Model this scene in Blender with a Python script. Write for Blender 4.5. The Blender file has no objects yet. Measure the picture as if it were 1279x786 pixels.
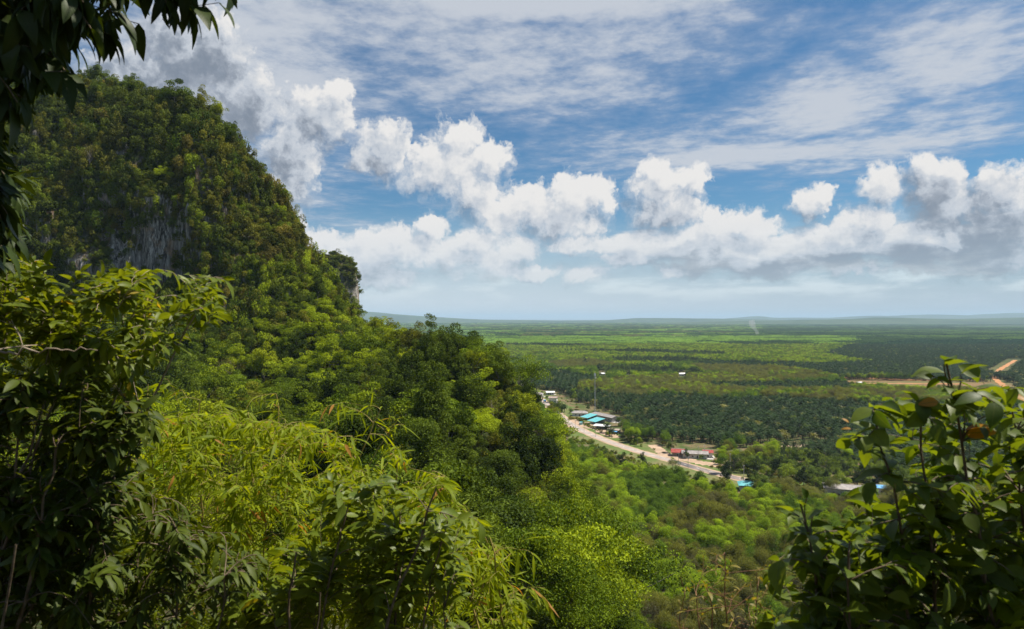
import bpy, math, random
import numpy as np
from mathutils import Vector, noise as mnoise

R = math.radians
scene = bpy.context.scene
COL = scene.collection
# ------------------------------------------------------------------ camera
FOC = 853.0                      # focal length in photo pixels (photo is 1279 wide)
CX, HZ = 639.5, 398.0            # centre column and horizon row of the photo
cam_d = bpy.data.cameras.new("camera")
cam_d.sensor_width = 36.0
cam_d.lens = 36.0 * FOC / 1279.0
cam_d.shift_y = (HZ - 393.0) / 1279.0
cam_d.clip_start = 0.05
cam_d.clip_end = 120000.0
cam_d.dof.use_dof = True
cam_d.dof.focus_distance = 60.0
cam_d.dof.aperture_fstop = 7.0
cam = bpy.data.objects.new("camera", cam_d)
COL.objects.link(cam)
cam.location = (0, 0, 0)
cam.rotation_euler = (R(90), 0, 0)
scene.camera = cam

# ------------------------------------------------------------------ light
SUN_EL, SUN_AZ = R(60), R(82)    # azimuth measured from the view direction (+Y) towards +X
sun_dir = Vector((math.sin(SUN_AZ) * math.cos(SUN_EL), math.cos(SUN_AZ) * math.cos(SUN_EL), math.sin(SUN_EL)))
sd = bpy.data.lights.new("sun", 'SUN')
sd.energy = 5.0
sd.angle = R(0.53)
sd.color = (1.0, 0.93, 0.82)
sun = bpy.data.objects.new("sun", sd)
COL.objects.link(sun)
sun.rotation_euler = sun_dir.to_track_quat('Z', 'Y').to_euler()
sun.location = (0, -20, 60)

scene.view_settings.view_transform = 'Standard'
scene.view_settings.look = 'None'
scene.view_settings.gamma = 1.0
scene.view_settings.exposure = 0.7
scene.view_settings.use_curve_mapping = False
scene.render.engine = 'CYCLES'
cy = scene.cycles
cy.max_bounces = 6
cy.diffuse_bounces = 3
cy.glossy_bounces = 2
cy.transmission_bounces = 4
cy.transparent_max_bounces = 8
cy.volume_bounces = 0
cy.use_denoising = True
cy.sample_clamp_indirect = 6.0


def pix(px, py, Y):
    """a point of the world at depth Y that the photo shows at (px, py)"""
    return Vector(((px - CX) / FOC * Y, Y, -(py - HZ) / FOC * Y))


# ------------------------------------------------------------------ node helpers
def N(nt, typ, **kw):
    n = nt.nodes.new(typ)
    for k, v in kw.items():
        if k == 'ins':
            for kk, vv in v.items():
                s = n.inputs[kk]
                if hasattr(vv, 'is_output') or isinstance(vv, bpy.types.NodeSocket):
                    nt.links.new(vv, s)
                else:
                    s.default_value = vv
        else:
            setattr(n, k, v)
    return n


def M_(nt, op, a, b=None, c=None, clamp=False):
    n = nt.nodes.new('ShaderNodeMath')
    n.operation = op
    n.use_clamp = clamp
    for i, v in enumerate((a, b, c)):
        if v is None:
            continue
        if isinstance(v, bpy.types.NodeSocket):
            nt.links.new(v, n.inputs[i])
        else:
            n.inputs[i].default_value = v
    return n.outputs[0]


def V_(nt, op, a, b=None, c=None, out=0):
    n = nt.nodes.new('ShaderNodeVectorMath')
    n.operation = op
    for i, v in enumerate((a, b, c)):
        if v is None:
            continue
        if isinstance(v, bpy.types.NodeSocket):
            nt.links.new(v, n.inputs[i])
        else:
            n.inputs[i].default_value = v
    return n.outputs[out]


def smooth(nt, v, lo, hi, a=0.0, b=1.0):
    n = nt.nodes.new('ShaderNodeMapRange')
    n.interpolation_type = 'SMOOTHSTEP'
    nt.links.new(v, n.inputs[0])
    for i, x in ((1, lo), (2, hi), (3, a), (4, b)):
        if isinstance(x, bpy.types.NodeSocket):
            nt.links.new(x, n.inputs[i])
        else:
            n.inputs[i].default_value = x
    return n.outputs[0]


def mixc(nt, fac, a, b, blend='MIX'):
    n = nt.nodes.new('ShaderNodeMix')
    n.data_type = 'RGBA'
    n.blend_type = blend
    for s, v in ((n.inputs[0], fac), (n.inputs[6], a), (n.inputs[7], b)):
        if isinstance(v, bpy.types.NodeSocket):
            nt.links.new(v, s)
        elif isinstance(v, (int, float)):
            s.default_value = v
        else:
            s.default_value = (v[0], v[1], v[2], 1.0)
    return n.outputs[2]


def noise_tex(nt, vec, scale, detail=4.0, rough=0.55, dim='3D', out=0):
    n = N(nt, 'ShaderNodeTexNoise', noise_dimensions=dim)
    nt.links.new(vec, n.inputs['Vector'])
    n.inputs['Scale'].default_value = scale
    n.inputs['Detail'].default_value = detail
    n.inputs['Roughness'].default_value = rough
    return n.outputs[out]


# ------------------------------------------------------------------ sky with clouds
def azel(px, py):
    az = math.atan((px - CX) / FOC)
    el = math.atan((HZ - py) / FOC * math.cos(az))
    return az, el


# cumulus puffs as the photo shows them: column, row, half width, half height, tone (1 lit .. 0 grey)
CUMULUS = [
    (572, 175, 42, 36, 1), (612, 195, 32, 30, 1), (560, 212, 70, 45, .9), (480, 185, 40, 46, .55), (455, 200, 26, 24, .5), (600, 250, 46, 30, .8),
    (395, 145, 55, 42, .6), (365, 195, 48, 60, .5), (350, 240, 46, 30, .5), (420, 118, 24, 22, .75),
    (660, 255, 46, 34, 1), (715, 250, 52, 42, 1), (752, 240, 24, 30, 1), (630, 270, 50, 26, .9), (700, 275, 70, 26, .6),
    (825, 230, 46, 38, .9), (865, 228, 24, 26, .9), (835, 262, 62, 28, .6),
    (900, 285, 46, 34, 1), (940, 282, 40, 30, 1), (860, 300, 60, 24, .8), (910, 312, 80, 20, .6),
    (1012, 252, 34, 24, .75), (1090, 270, 46, 22, .8), (1060, 290, 80, 24, .7), (1098, 232, 30, 30, .7), (1160, 225, 50, 38, .35), (1120, 300, 50, 20, .55),
    (1250, 238, 52, 40, .42), (1190, 258, 56, 36, .3), (1240, 282, 60, 34, .22), (1290, 265, 40, 46, .3),
    (505, 308, 60, 34, .95), (455, 312, 30, 28, .9), (560, 318, 46, 26, .8), (600, 305, 36, 28, 1), (640, 312, 34, 26, .95), (540, 285, 24, 18, .95),
    (725, 306, 56, 16, .95), (790, 326, 38, 16, .9), (400, 305, 36, 22, .9), (380, 330, 40, 24, .85),
    (470, 345, 60, 18, .6), (660, 340, 46, 12, .7), (730, 348, 30, 12, .7), (850, 335, 50, 14, .6), (960, 335, 60, 16, .6), (1060, 335, 60, 16, .55), (1150, 330, 60, 18, .4), (1230, 330, 80, 26, .25),
    (330, 270, 60, 40, .6), (300, 120, 60, 60, .3), (250, 60, 80, 60, .25), (180, 100, 80, 60, .2),
]


def build_sky():
    w = bpy.data.worlds.new("World")
    scene.world = w
    w.use_nodes = True
    nt = w.node_tree
    nt.nodes.clear()
    # group: height of the cumulus heap at (az, el)
    g = bpy.data.node_groups.new("cumulus_height", 'ShaderNodeTree')
    g.interface.new_socket("Vector", in_out='INPUT', socket_type='NodeSocketVector')
    g.interface.new_socket("Height", in_out='OUTPUT', socket_type='NodeSocketFloat')
    g.interface.new_socket("Tone", in_out='OUTPUT', socket_type='NodeSocketFloat')
    gi = g.nodes.new('NodeGroupInput')
    go = g.nodes.new('NodeGroupOutput')
    vin = gi.outputs[0]
    warp = noise_tex(g, vin, 16.0, 5.0, 0.6, '2D', out=1)
    warp = V_(g, 'SUBTRACT', warp, (0.5, 0.5, 0.5))
    p = V_(g, 'MULTIPLY_ADD', warp, (0.046, 0.040, 0.0), vin)
    warp2 = noise_tex(g, vin, 60.0, 4.0, 0.6, '2D', out=1)
    warp2 = V_(g, 'SUBTRACT', warp2, (0.5, 0.5, 0.5))
    p = V_(g, 'MULTIPLY_ADD', warp2, (0.018, 0.018, 0.0), p)
    acc = None
    for (cx_, cy_, rx, ry, tone) in CUMULUS:
        a, e = azel(cx_, cy_)
        a2, _ = azel(cx_ + rx, cy_)
        _, e2 = azel(cx_, cy_ - ry)
        sx, sy = 1.0 / max(1e-4, a2 - a), 1.0 / max(1e-4, e2 - e)
        q = V_(g, 'MULTIPLY_ADD', p, (sx, sy, 0.0), (-a * sx, -e * sy, 0.0))
        d = V_(g, 'DOT_PRODUCT', q, q, out=1)
        h = M_(g, 'MULTIPLY_ADD', d, -1.0, 1.2)
        if acc is None:
            acc = h
            tn = M_(g, 'MULTIPLY', M_(g, 'MAXIMUM', h, 0.0), tone)
            tw = M_(g, 'MAXIMUM', h, 0.001)
        else:
            m = g.nodes.new('ShaderNodeMath')
            m.operation = 'SMOOTH_MAX'
            g.links.new(acc, m.inputs[0])
            g.links.new(h, m.inputs[1])
            m.inputs[2].default_value = 0.35
            acc = m.outputs[0]
            hm = M_(g, 'MAXIMUM', h, 0.0)
            tn = M_(g, 'MULTIPLY_ADD', hm, tone, tn)
            tw = M_(g, 'ADD', hm, tw)
    # billows
    n1 = noise_tex(g, vin, 34.0, 7.0, 0.56, '2D')
    bil = M_(g, 'ABSOLUTE', M_(g, 'MULTIPLY_ADD', n1, 2.0, -1.0))
    bil = M_(g, 'MULTIPLY_ADD', bil, -1.5, 0.35)
    vo = N(g, 'ShaderNodeTexVoronoi', feature='SMOOTH_F1', voronoi_dimensions='2D')
    g.links.new(p, vo.inputs['Vector'])
    vo.inputs['Scale'].default_value = 40.0
    vo.inputs['Detail'].default_value = 3.0
    vo.inputs['Roughness'].default_value = 0.55
    vo.inputs['Smoothness'].default_value = 0.35
    vb = M_(g, 'MULTIPLY_ADD', vo.outputs['Distance'], -1.1, 0.45)
    acc = M_(g, 'ADD', acc, M_(g, 'MULTIPLY', bil, 0.22))
    acc = M_(g, 'ADD', acc, M_(g, 'MULTIPLY', vb, 0.5))
    # a bank of small clouds low over the horizon
    sp = N(g, 'ShaderNodeSeparateXYZ')
    g.links.new(vin, sp.inputs[0])
    bv = V_(g, 'MULTIPLY', vin, (1.0, 2.3, 1.0))
    bn = noise_tex(g, bv, 7.0, 6.0, 0.55, '2D')
    up_ = smooth(g, sp.outputs[1], 0.022, 0.075)
    dn_ = smooth(g, sp.outputs[1], 0.105, 0.16, 1.0, 0.0)
    bank = M_(g, 'MULTIPLY', up_, dn_)
    bh = M_(g, 'ADD', M_(g, 'MULTIPLY_ADD', bn, 5.2, -2.5), M_(g, 'MULTIPLY_ADD', bank, 3.0, -2.5))
    mm = g.nodes.new('ShaderNodeMath'); mm.operation = 'SMOOTH_MAX'
    g.links.new(acc, mm.inputs[0]); g.links.new(bh, mm.inputs[1]); mm.inputs[2].default_value = 0.25
    acc = M_(g, 'ADD', mm.outputs[0], 0.0)
    g.links.new(acc, go.inputs[0])
    g.links.new(M_(g, 'DIVIDE', M_(g, 'ADD', tn, 0.12), M_(g, 'ADD', tw, 0.15)), go.inputs[1])

    tc = nt.nodes.new('ShaderNodeTexCoord')
    D = V_(nt, 'NORMALIZE', tc.outputs['Generated'])
    sep = N(nt, 'ShaderNodeSeparateXYZ')
    nt.links.new(D, sep.inputs[0])
    dx, dy, dz = sep.outputs
    az = M_(nt, 'ARCTAN2', dx, dy)
    el = M_(nt, 'ARCSINE', dz)
    cmb = N(nt, 'ShaderNodeCombineXYZ')
    nt.links.new(az, cmb.inputs[0])
    nt.links.new(el, cmb.inputs[1])
    P = cmb.outputs[0]

    sky = N(nt, 'ShaderNodeTexSky', sky_type='NISHITA')
    sky.sun_disc = False
    sky.sun_elevation = SUN_EL
    sky.sun_rotation = SUN_AZ
    sky.air_density = 1.0
    sky.dust_density = 0.6
    sky.ozone_density = 2.0
    base = mixc(nt, 1.0, sky.outputs[0], (0.52, 0.88, 1.08), 'MULTIPLY')

    # thin high cloud on a plane overhead
    zc = M_(nt, 'MAXIMUM', dz, 0.03)
    qx = M_(nt, 'DIVIDE', dx, zc)
    qy = M_(nt, 'DIVIDE', dy, zc)
    q = N(nt, 'ShaderNodeCombineXYZ')
    nt.links.new(qx, q.inputs[0])
    nt.links.new(qy, q.inputs[1])
    qr = N(nt, 'ShaderNodeMapping')
    qr.inputs['Rotation'].default_value = (0, 0, R(20))
    qr.inputs['Scale'].default_value = (1.0, 1.0, 1.0)
    nt.links.new(q.outputs[0], qr.inputs[0])
    nA = noise_tex(nt, qr.outputs[0], 1.15, 9.0, 0.62, '2D')
    nB = noise_tex(nt, qr.outputs[0], 6.0, 7.0, 0.66, '2D')
    sheets = [(560, 60, 330, 105, .62), (330, 60, 190, 130, .75), (640, 0, 260, 40, .95), (620, 75, 75, 55, .45), (850, 60, 220, 130, .3),
              (1030, 130, 130, 70, .75), (1180, 60, 170, 80, .75), (1070, 165, 120, 50, .5), (1000, 188, 380, 22, .75), (760, 180, 160, 24, .5), (1180, 150, 120, 50, .5),
              (470, 130, 160, 40, .4), (200, 150, 260, 220, .55)]
    cov = None
    for (a_, b_, rx, ry, s_) in sheets:
        a, e = azel(a_, b_)
        a2, _ = azel(a_ + rx, b_)
        _, e2 = azel(a_, b_ - ry)
        sx, sy = 1.0 / (a2 - a), 1.0 / (e2 - e)
        qv = V_(nt, 'MULTIPLY_ADD', P, (sx, sy, 0), (-a * sx, -e * sy, 0))
        d = V_(nt, 'DOT_PRODUCT', qv, qv, out=1)
        f = M_(nt, 'MULTIPLY', M_(nt, 'EXPONENT', M_(nt, 'MULTIPLY', d, -1.1)), s_)
        cov = f if cov is None else M_(nt, 'MAXIMUM', cov, f)
    # everywhere else overhead: broken cover
    cov = M_(nt, 'ADD', cov, smooth(nt, el, 0.5, 0.9, 0.0, 0.4))
    thin = M_(nt, 'ADD', M_(nt, 'MULTIPLY_ADD', nA, 1.6, -0.8), M_(nt, 'MULTIPLY_ADD', nB, 1.0, -0.5))
    thin = M_(nt, 'ADD', thin, M_(nt, 'MULTIPLY_ADD', cov, 1.4, -0.10))
    thin = smooth(nt, thin, -0.15, 0.95, 0.0, 0.9)
    thin_col = mixc(nt, smooth(nt, thin, 0.2, 0.85), (4.7, 5.6, 7.2), (7.3, 7.7, 8.4))
    c1 = mixc(nt, thin, base, thin_col)

    ga = nt.nodes.new('ShaderNodeGroup'); ga.node_tree = g
    nt.links.new(P, ga.inputs[0])
    gb = nt.nodes.new('ShaderNodeGroup'); gb.node_tree = g
    nt.links.new(V_(nt, 'ADD', P, (0.012, 0.022, 0)), gb.inputs[0])
    h = ga.outputs[0]
    tone = ga.outputs[1]
    rise = M_(nt, 'SUBTRACT', h, gb.outputs[0])
    crisp = smooth(nt, rise, -0.1, 0.35)
    alpha = M_(nt, 'ADD', M_(nt, 'MULTIPLY', smooth(nt, h, 0.02, 0.55), crisp), M_(nt, 'MULTIPLY', smooth(nt, h, -0.35, 0.85), M_(nt, 'SUBTRACT', 1.0, crisp)))
    lit = M_(nt, 'SUBTRACT', h, gb.outputs[0])
    lit = M_(nt, 'MULTIPLY_ADD', lit, 0.62, 0.30)
    fine = noise_tex(nt, P, 26.0, 7.0, 0.6, '2D')
    lit = M_(nt, 'ADD', lit, M_(nt, 'MULTIPLY_ADD', fine, 0.95, -0.475))
    # heaps are thick in the middle and below: less light comes through there
    lit = M_(nt, 'SUBTRACT', lit, smooth(nt, h, 0.75, 1.5, 0.0, 0.38))
    lit = M_(nt, 'ADD', lit, M_(nt, 'MULTIPLY_ADD', tone, 0.95, -0.62))
    lit = smooth(nt, lit, -0.45, 1.05)
    ccol = mixc(nt, smooth(nt, lit, 0.0, 0.5), (2.6, 3.1, 3.9), (6.6, 7.1, 7.9))
    ccol = mixc(nt, smooth(nt, lit, 0.4, 1.0), ccol, (10.2, 10.0, 9.8))
    # far clouds sink into the pale air near the horizon
    hz = smooth(nt, el, 0.0, 0.17, 0.8, 0.0)
    c2 = mixc(nt, M_(nt, 'MULTIPLY', alpha, M_(nt, 'SUBTRACT', 1.0, M_(nt, 'MULTIPLY', hz, 0.3))), c1, ccol)
    pale = mixc(nt, smooth(nt, az, -0.2, 0.75), (8.8, 9.5, 10.4), (6.3, 7.1, 8.2))
    # pale layers lying in the lowest air, whitest straight ahead
    lay = noise_tex(nt, V_(nt, 'MULTIPLY', P, (1.0, 4.5, 1.0)), 9.0, 6.0, 0.6, '2D')
    pale = mixc(nt, M_(nt, 'MULTIPLY', smooth(nt, lay, 0.42, 0.68), smooth(nt, el, 0.012, 0.05)), pale, (11.0, 11.4, 11.8))
    c2 = mixc(nt, M_(nt, 'MULTIPLY', hz, M_(nt, 'MULTIPLY_ADD', alpha, -0.45, 1.0)), c2, pale)
    bg = N(nt, 'ShaderNodeBackground')
    nt.links.new(c2, bg.inputs[0])
    bg.inputs[1].default_value = 0.051
    out = N(nt, 'ShaderNodeOutputWorld')
    nt.links.new(bg.outputs[0], out.inputs[0])
    w.cycles.sampling_method = 'MANUAL'
    w.cycles.sample_map_resolution = 512


build_sky()


# ------------------------------------------------------------------ materials
def principled(name, col, rough=0.8, spec=0.3):
    m = bpy.data.materials.new(name)
    m.use_nodes = True
    b = m.node_tree.nodes['Principled BSDF']
    b.inputs['Base Color'].default_value = (*col, 1)
    b.inputs['Roughness'].default_value = rough
    b.inputs['Specular IOR Level'].default_value = spec
    return m


def worn(name, col, col2, scale=3.0, rough=0.8, spec=0.3, bump=0.0, stretch=(1, 1, 1)):
    """a real surface: base colour broken by stains"""
    m = principled(name, col, rough, spec)
    nt = m.node_tree
    b = nt.nodes['Principled BSDF']
    tc = nt.nodes.new('ShaderNodeTexCoord')
    v = V_(nt, 'MULTIPLY', tc.outputs['Object'], stretch)
    n = noise_tex(nt, v, scale, 6.0, 0.65)
    f = smooth(nt, n, 0.38, 0.68)
    nt.links.new(mixc(nt, f, col, col2), b.inputs['Base Color'])
    if bump:
        bp = N(nt, 'ShaderNodeBump')
        bp.inputs['Strength'].default_value = bump
        nt.links.new(n, bp.inputs['Height'])
        nt.links.new(bp.outputs[0], b.inputs['Normal'])
    return m


LIFT = (2.1, 1.95, 0.5)


def foliage_mat(name, dark, light, trans=0.3, rough=0.5, spec=0.3, rnd=0.35, extra=None, lift=1.0, LIFT=LIFT):
    """leaf colour from a per-leaf tint, varied tree by tree"""
    m = bpy.data.materials.new(name)
    m.use_nodes = True
    nt = m.node_tree
    nt.nodes.clear()
    at = N(nt, 'ShaderNodeAttribute', attribute_name='tint')
    oi = N(nt, 'ShaderNodeObjectInfo')
    f = M_(nt, 'ADD', at.outputs['Fac'], M_(nt, 'MULTIPLY_ADD', oi.outputs['Random'], rnd * 2, -rnd), clamp=True)
    dark = tuple(a * k * 0.62 for a, k in zip(dark, LIFT)); light = tuple(a * k * lift for a, k in zip(light, LIFT)); dark = tuple(a * lift for a in dark)
    c = mixc(nt, f, dark, light)
    if extra is not None:
        r2 = M_(nt, 'FRACT', M_(nt, 'MULTIPLY', oi.outputs['Random'], 7.13))
        c = mixc(nt, smooth(nt, r2, 0.55, 1.0, 0.0, 0.85), c, extra)
    p = N(nt, 'ShaderNodeBsdfPrincipled')
    nt.links.new(c, p.inputs['Base Color'])
    p.inputs['Roughness'].default_value = rough
    p.inputs['Specular IOR Level'].default_value = spec
    t = N(nt, 'ShaderNodeBsdfTranslucent')
    nt.links.new(mixc(nt, 1.0, c, (1.5, 1.35, 0.5), 'MULTIPLY'), t.inputs[0])
    mx = N(nt, 'ShaderNodeMixShader')
    mx.inputs[0].default_value = trans
    nt.links.new(p.outputs[0], mx.inputs[1])
    nt.links.new(t.outputs[0], mx.inputs[2])
    o = N(nt, 'ShaderNodeOutputMaterial')
    nt.links.new(mx.outputs[0], o.inputs[0])
    return m


def near_leaf_mat(name, dark, light, vein, trans=0.4, rough=0.32, spec=0.5, old=None, lift=1.3):
    """leaf seen from close by: midrib, side veins, blotches"""
    m = bpy.data.materials.new(name)
    m.use_nodes = True
    nt = m.node_tree
    nt.nodes.clear()
    at = N(nt, 'ShaderNodeAttribute', attribute_name='tint')
    uv = N(nt, 'ShaderNodeAttribute', attribute_name='leafuv')
    s = N(nt, 'ShaderNodeSeparateXYZ')
    nt.links.new(uv.outputs['Vector'], s.inputs[0])
    u, v = s.outputs[0], M_(nt, 'ABSOLUTE', s.outputs[1])
    tc = nt.nodes.new('ShaderNodeTexCoord')
    blot = noise_tex(nt, tc.outputs['Object'], 45.0, 4.0, 0.6)
    f = M_(nt, 'ADD', at.outputs['Fac'], M_(nt, 'MULTIPLY_ADD', blot, 0.5, -0.25), clamp=True)
    dark = tuple(a * lift for a in dark); light = tuple(a * lift for a in light)
    c = mixc(nt, f, dark, light)
    if old is not None:
        c = mixc(nt, smooth(nt, at.outputs['Fac'], 0.955, 0.97), c, old)
    spot = smooth(nt, noise_tex(nt, tc.outputs['Object'], 170.0, 3.0, 0.7), 0.66, 0.74, 0.0, 0.75)
    c = mixc(nt, spot, c, (0.13, 0.085, 0.03))
    rib = smooth(nt, v, 0.03, 0.10, 1.0, 0.0)
    side = M_(nt, 'SINE', M_(nt, 'MULTIPLY', M_(nt, 'SUBTRACT', u, M_(nt, 'MULTIPLY', v, 0.22)), 75.0))
    side = smooth(nt, side, 0.86, 1.0, 0.0, 0.4)
    c = mixc(nt, M_(nt, 'MAXIMUM', M_(nt, 'MULTIPLY', rib, 0.7), side), c, vein)
    p = N(nt, 'ShaderNodeBsdfPrincipled')
    nt.links.new(c, p.inputs['Base Color'])
    p.inputs['Roughness'].default_value = rough
    p.inputs['Specular IOR Level'].default_value = spec
    bp = N(nt, 'ShaderNodeBump')
    bp.inputs['Strength'].default_value = 0.25
    bp.inputs['Distance'].default_value = 0.002
    nt.links.new(M_(nt, 'ADD', side, blot), bp.inputs['Height'])
    nt.links.new(bp.outputs[0], p.inputs['Normal'])
    t = N(nt, 'ShaderNodeBsdfTranslucent')
    nt.links.new(mixc(nt, 1.0, c, (2.0, 1.7, 0.45), 'MULTIPLY'), t.inputs[0])
    mx = N(nt, 'ShaderNodeMixShader')
    mx.inputs[0].default_value = trans
    nt.links.new(p.outputs[0], mx.inputs[1])
    nt.links.new(t.outputs[0], mx.inputs[2])
    o = N(nt, 'ShaderNodeOutputMaterial')
    nt.links.new(mx.outputs[0], o.inputs[0])
    return m


MAT = {}
MAT['bark'] = worn('bark', (0.16, 0.13, 0.10), (0.30, 0.27, 0.23), 2.0, 0.9, 0.1)
MAT['pale_bark'] = worn('pale_bark', (0.20, 0.17, 0.14), (0.32, 0.29, 0.25), 2.0, 0.9, 0.1)
MAT['twig'] = worn('twig', (0.09, 0.065, 0.04), (0.20, 0.15, 0.10), 30.0, 0.75, 0.2)
MAT['pale_twig'] = worn('pale_twig', (0.22, 0.17, 0.12), (0.36, 0.30, 0.23), 30.0, 0.75, 0.2)
MAT['red_twig'] = worn('red_twig', (0.14, 0.06, 0.03), (0.26, 0.15, 0.08), 30.0, 0.75, 0.2)
MAT['culm'] = worn('culm', (0.24, 0.20, 0.05), (0.34, 0.24, 0.07), 20.0, 0.5, 0.4)
MAT['white_wall'] = worn('white_wall', (0.74, 0.72, 0.68), (0.55, 0.52, 0.46), 0.5)
MAT['grey_roof'] = worn('grey_roof', (0.23, 0.21, 0.20), (0.34, 0.31, 0.29), 0.4)
MAT['rust_roof'] = worn('rust_roof', (0.32, 0.28, 0.25), (0.30, 0.18, 0.12), 0.5)
MAT['turquoise_roof'] = worn('turquoise_roof', (0.10, 0.38, 0.41), (0.17, 0.46, 0.48), 0.5, 0.5)
MAT['blue_roof'] = worn('blue_roof', (0.08, 0.30, 0.62), (0.20, 0.45, 0.70), 0.5, 0.5)
MAT['red_roof'] = worn('red_roof', (0.26, 0.035, 0.03), (0.32, 0.08, 0.06), 0.5)
MAT['white_roof'] = worn('white_roof', (0.80, 0.80, 0.80), (0.62, 0.62, 0.62), 0.5)
MAT['dark_open'] = principled('dark_open', (0.03, 0.03, 0.035), 0.5, 0.4)
MAT['steel'] = worn('steel', (0.30, 0.31, 0.32), (0.40, 0.41, 0.42), 1.0, 0.5, 0.5)
MAT['concrete'] = worn('concrete', (0.42, 0.40, 0.37), (0.30, 0.28, 0.26), 1.0)
MAT['white_paint'] = principled('white_paint', (0.8, 0.8, 0.8), 0.4, 0.5)
MAT['teal_paint'] = principled('teal_paint', (0.05, 0.36, 0.42), 0.4, 0.5)
MAT['dark_paint'] = principled('dark_paint', (0.05, 0.055, 0.065), 0.35, 0.5)
MAT['rubber_tyre'] = principled('rubber_tyre', (0.02, 0.02, 0.02), 0.8, 0.2)
MAT['glass_dark'] = principled('glass_dark', (0.03, 0.04, 0.05), 0.1, 0.6)


# ------------------------------------------------------------------ mesh helpers
class Buf:
    """collects vertices and quads/tris with a tint per vertex"""
    def __init__(s):
        s.v, s.f, s.t, s.uv, s.mi, s.n = [], [], [], [], [], 0

    def add(s, v, f, tint=0.5, uv=None, mi=0):
        v = np.asarray(v, dtype=np.float32).reshape(-1, 3)
        f = np.asarray(f, dtype=np.int64)
        if f.shape[1] == 3:
            f = np.concatenate([f, -np.ones((len(f), 1), dtype=np.int64) - s.n], axis=1)
        s.f.append(f + s.n)
        s.v.append(v)
        s.t.append(np.broadcast_to(np.asarray(tint, dtype=np.float32), (len(v),)))
        s.uv.append(np.zeros((len(v), 3), np.float32) if uv is None else np.asarray(uv, np.float32))
        s.mi.append(np.full(len(f), mi, np.int32))
        s.n += len(v)

    def build(s, name, mats, parent=None, smooth_=False):
        v = np.concatenate(s.v); f = np.concatenate(s.f)
        tri = f[:, 3] < 0
        tot = np.where(tri, 3, 4).astype(np.int32)
        loops = f.reshape(-1)
        loops = loops[loops >= 0].astype(np.int32)
        me = bpy.data.meshes.new(name)
        me.vertices.add(len(v)); me.vertices.foreach_set('co', v.reshape(-1))
        me.loops.add(len(loops)); me.loops.foreach_set('vertex_index', loops)
        me.polygons.add(len(f))
        st = np.concatenate([[0], np.cumsum(tot)[:-1]]).astype(np.int32)
        me.polygons.foreach_set('loop_start', st)
        me.polygons.foreach_set('loop_total', tot)
        me.polygons.foreach_set('material_index', np.concatenate(s.mi))
        me.polygons.foreach_set('use_smooth', np.full(len(f), smooth_, dtype=bool))
        a = me.attributes.new('tint', 'FLOAT', 'POINT'); a.data.foreach_set('value', np.concatenate(s.t))
        uv = np.concatenate(s.uv)
        if uv.any():
            a = me.attributes.new('leafuv', 'FLOAT_VECTOR', 'POINT'); a.data.foreach_set('vector', uv.reshape(-1))
        me.update(calc_edges=True)
        me.validate()
        for m in (mats if isinstance(mats, (list, tuple)) else [mats]):
            me.materials.append(m)
        o = bpy.data.objects.new(name, me)
        COL.objects.link(o)
        if parent is not None:
            o.parent = parent
        return o


def nrm(a):
    return a / np.maximum(1e-9, np.linalg.norm(a, axis=-1, keepdims=True))


def box(b, c, size, rz=0.0, mi=0, tilt=0.0):
    """box centred at c (bottom at c.z)"""
    x, y, z = size[0] / 2, size[1] / 2, size[2]
    v = np.array([[-x, -y, 0], [x, -y, 0], [x, y, 0], [-x, y, 0], [-x, -y, z], [x, -y, z], [x, y, z], [-x, y, z]], float)
    if tilt:
        v[:, 2] += v[:, 1] * tilt
    ca, sa = math.cos(rz), math.sin(rz)
    v = np.stack([v[:, 0] * ca - v[:, 1] * sa, v[:, 0] * sa + v[:, 1] * ca, v[:, 2]], 1) + np.array(c, float)
    f = np.array([[0, 3, 2, 1], [4, 5, 6, 7], [0, 1, 5, 4], [1, 2, 6, 5], [2, 3, 7, 6], [3, 0, 4, 7]])
    b.add(v, f, mi=mi)


def tube(b, pts, rad, sides=5, tint=0.5, mi=0):
    pts = np.asarray(pts, float)
    rad = np.broadcast_to(np.asarray(rad, float), (len(pts),))
    d = nrm(np.gradient(pts, axis=0))
    ref = np.array([0.31, 0.22, 0.92])
    s = nrm(np.cross(d, ref)); t = np.cross(d, s)
    an = np.linspace(0, 2 * np.pi, sides, endpoint=False)
    ring = pts[:, None, :] + rad[:, None, None] * (np.cos(an)[None, :, None] * s[:, None, :] + np.sin(an)[None, :, None] * t[:, None, :])
    n = len(pts)
    i = np.arange(n - 1)[:, None] * sides
    j = np.arange(sides)[None, :]
    j2 = (j + 1) % sides
    f = np.stack([i + j, i + j2, i + sides + j2, i + sides + j], -1).reshape(-1, 4)
    b.add(ring.reshape(-1, 3), f, tint, mi=mi)


def leaf_quads(b, c, nor, ax, L, W, tint, mi=0):
    """small rhombic leaves or leaf tufts for trees seen from afar"""
    nor = nrm(nor)
    ax = nrm(ax - nor * np.sum(ax * nor, -1, keepdims=True))
    sd_ = np.cross(nor, ax)
    L = L[:, None] * 0.5; W = W[:, None] * 0.5
    v = np.stack([c - ax * L, c + sd_ * W + ax * L * 0.1, c + ax * L - nor * L * 0.25, c - sd_ * W + ax * L * 0.1], 1)
    n = len(c)
    f = np.arange(n * 4).reshape(n, 4)
    b.add(v.reshape(-1, 3), f, np.repeat(tint, 4), mi=mi)


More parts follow.
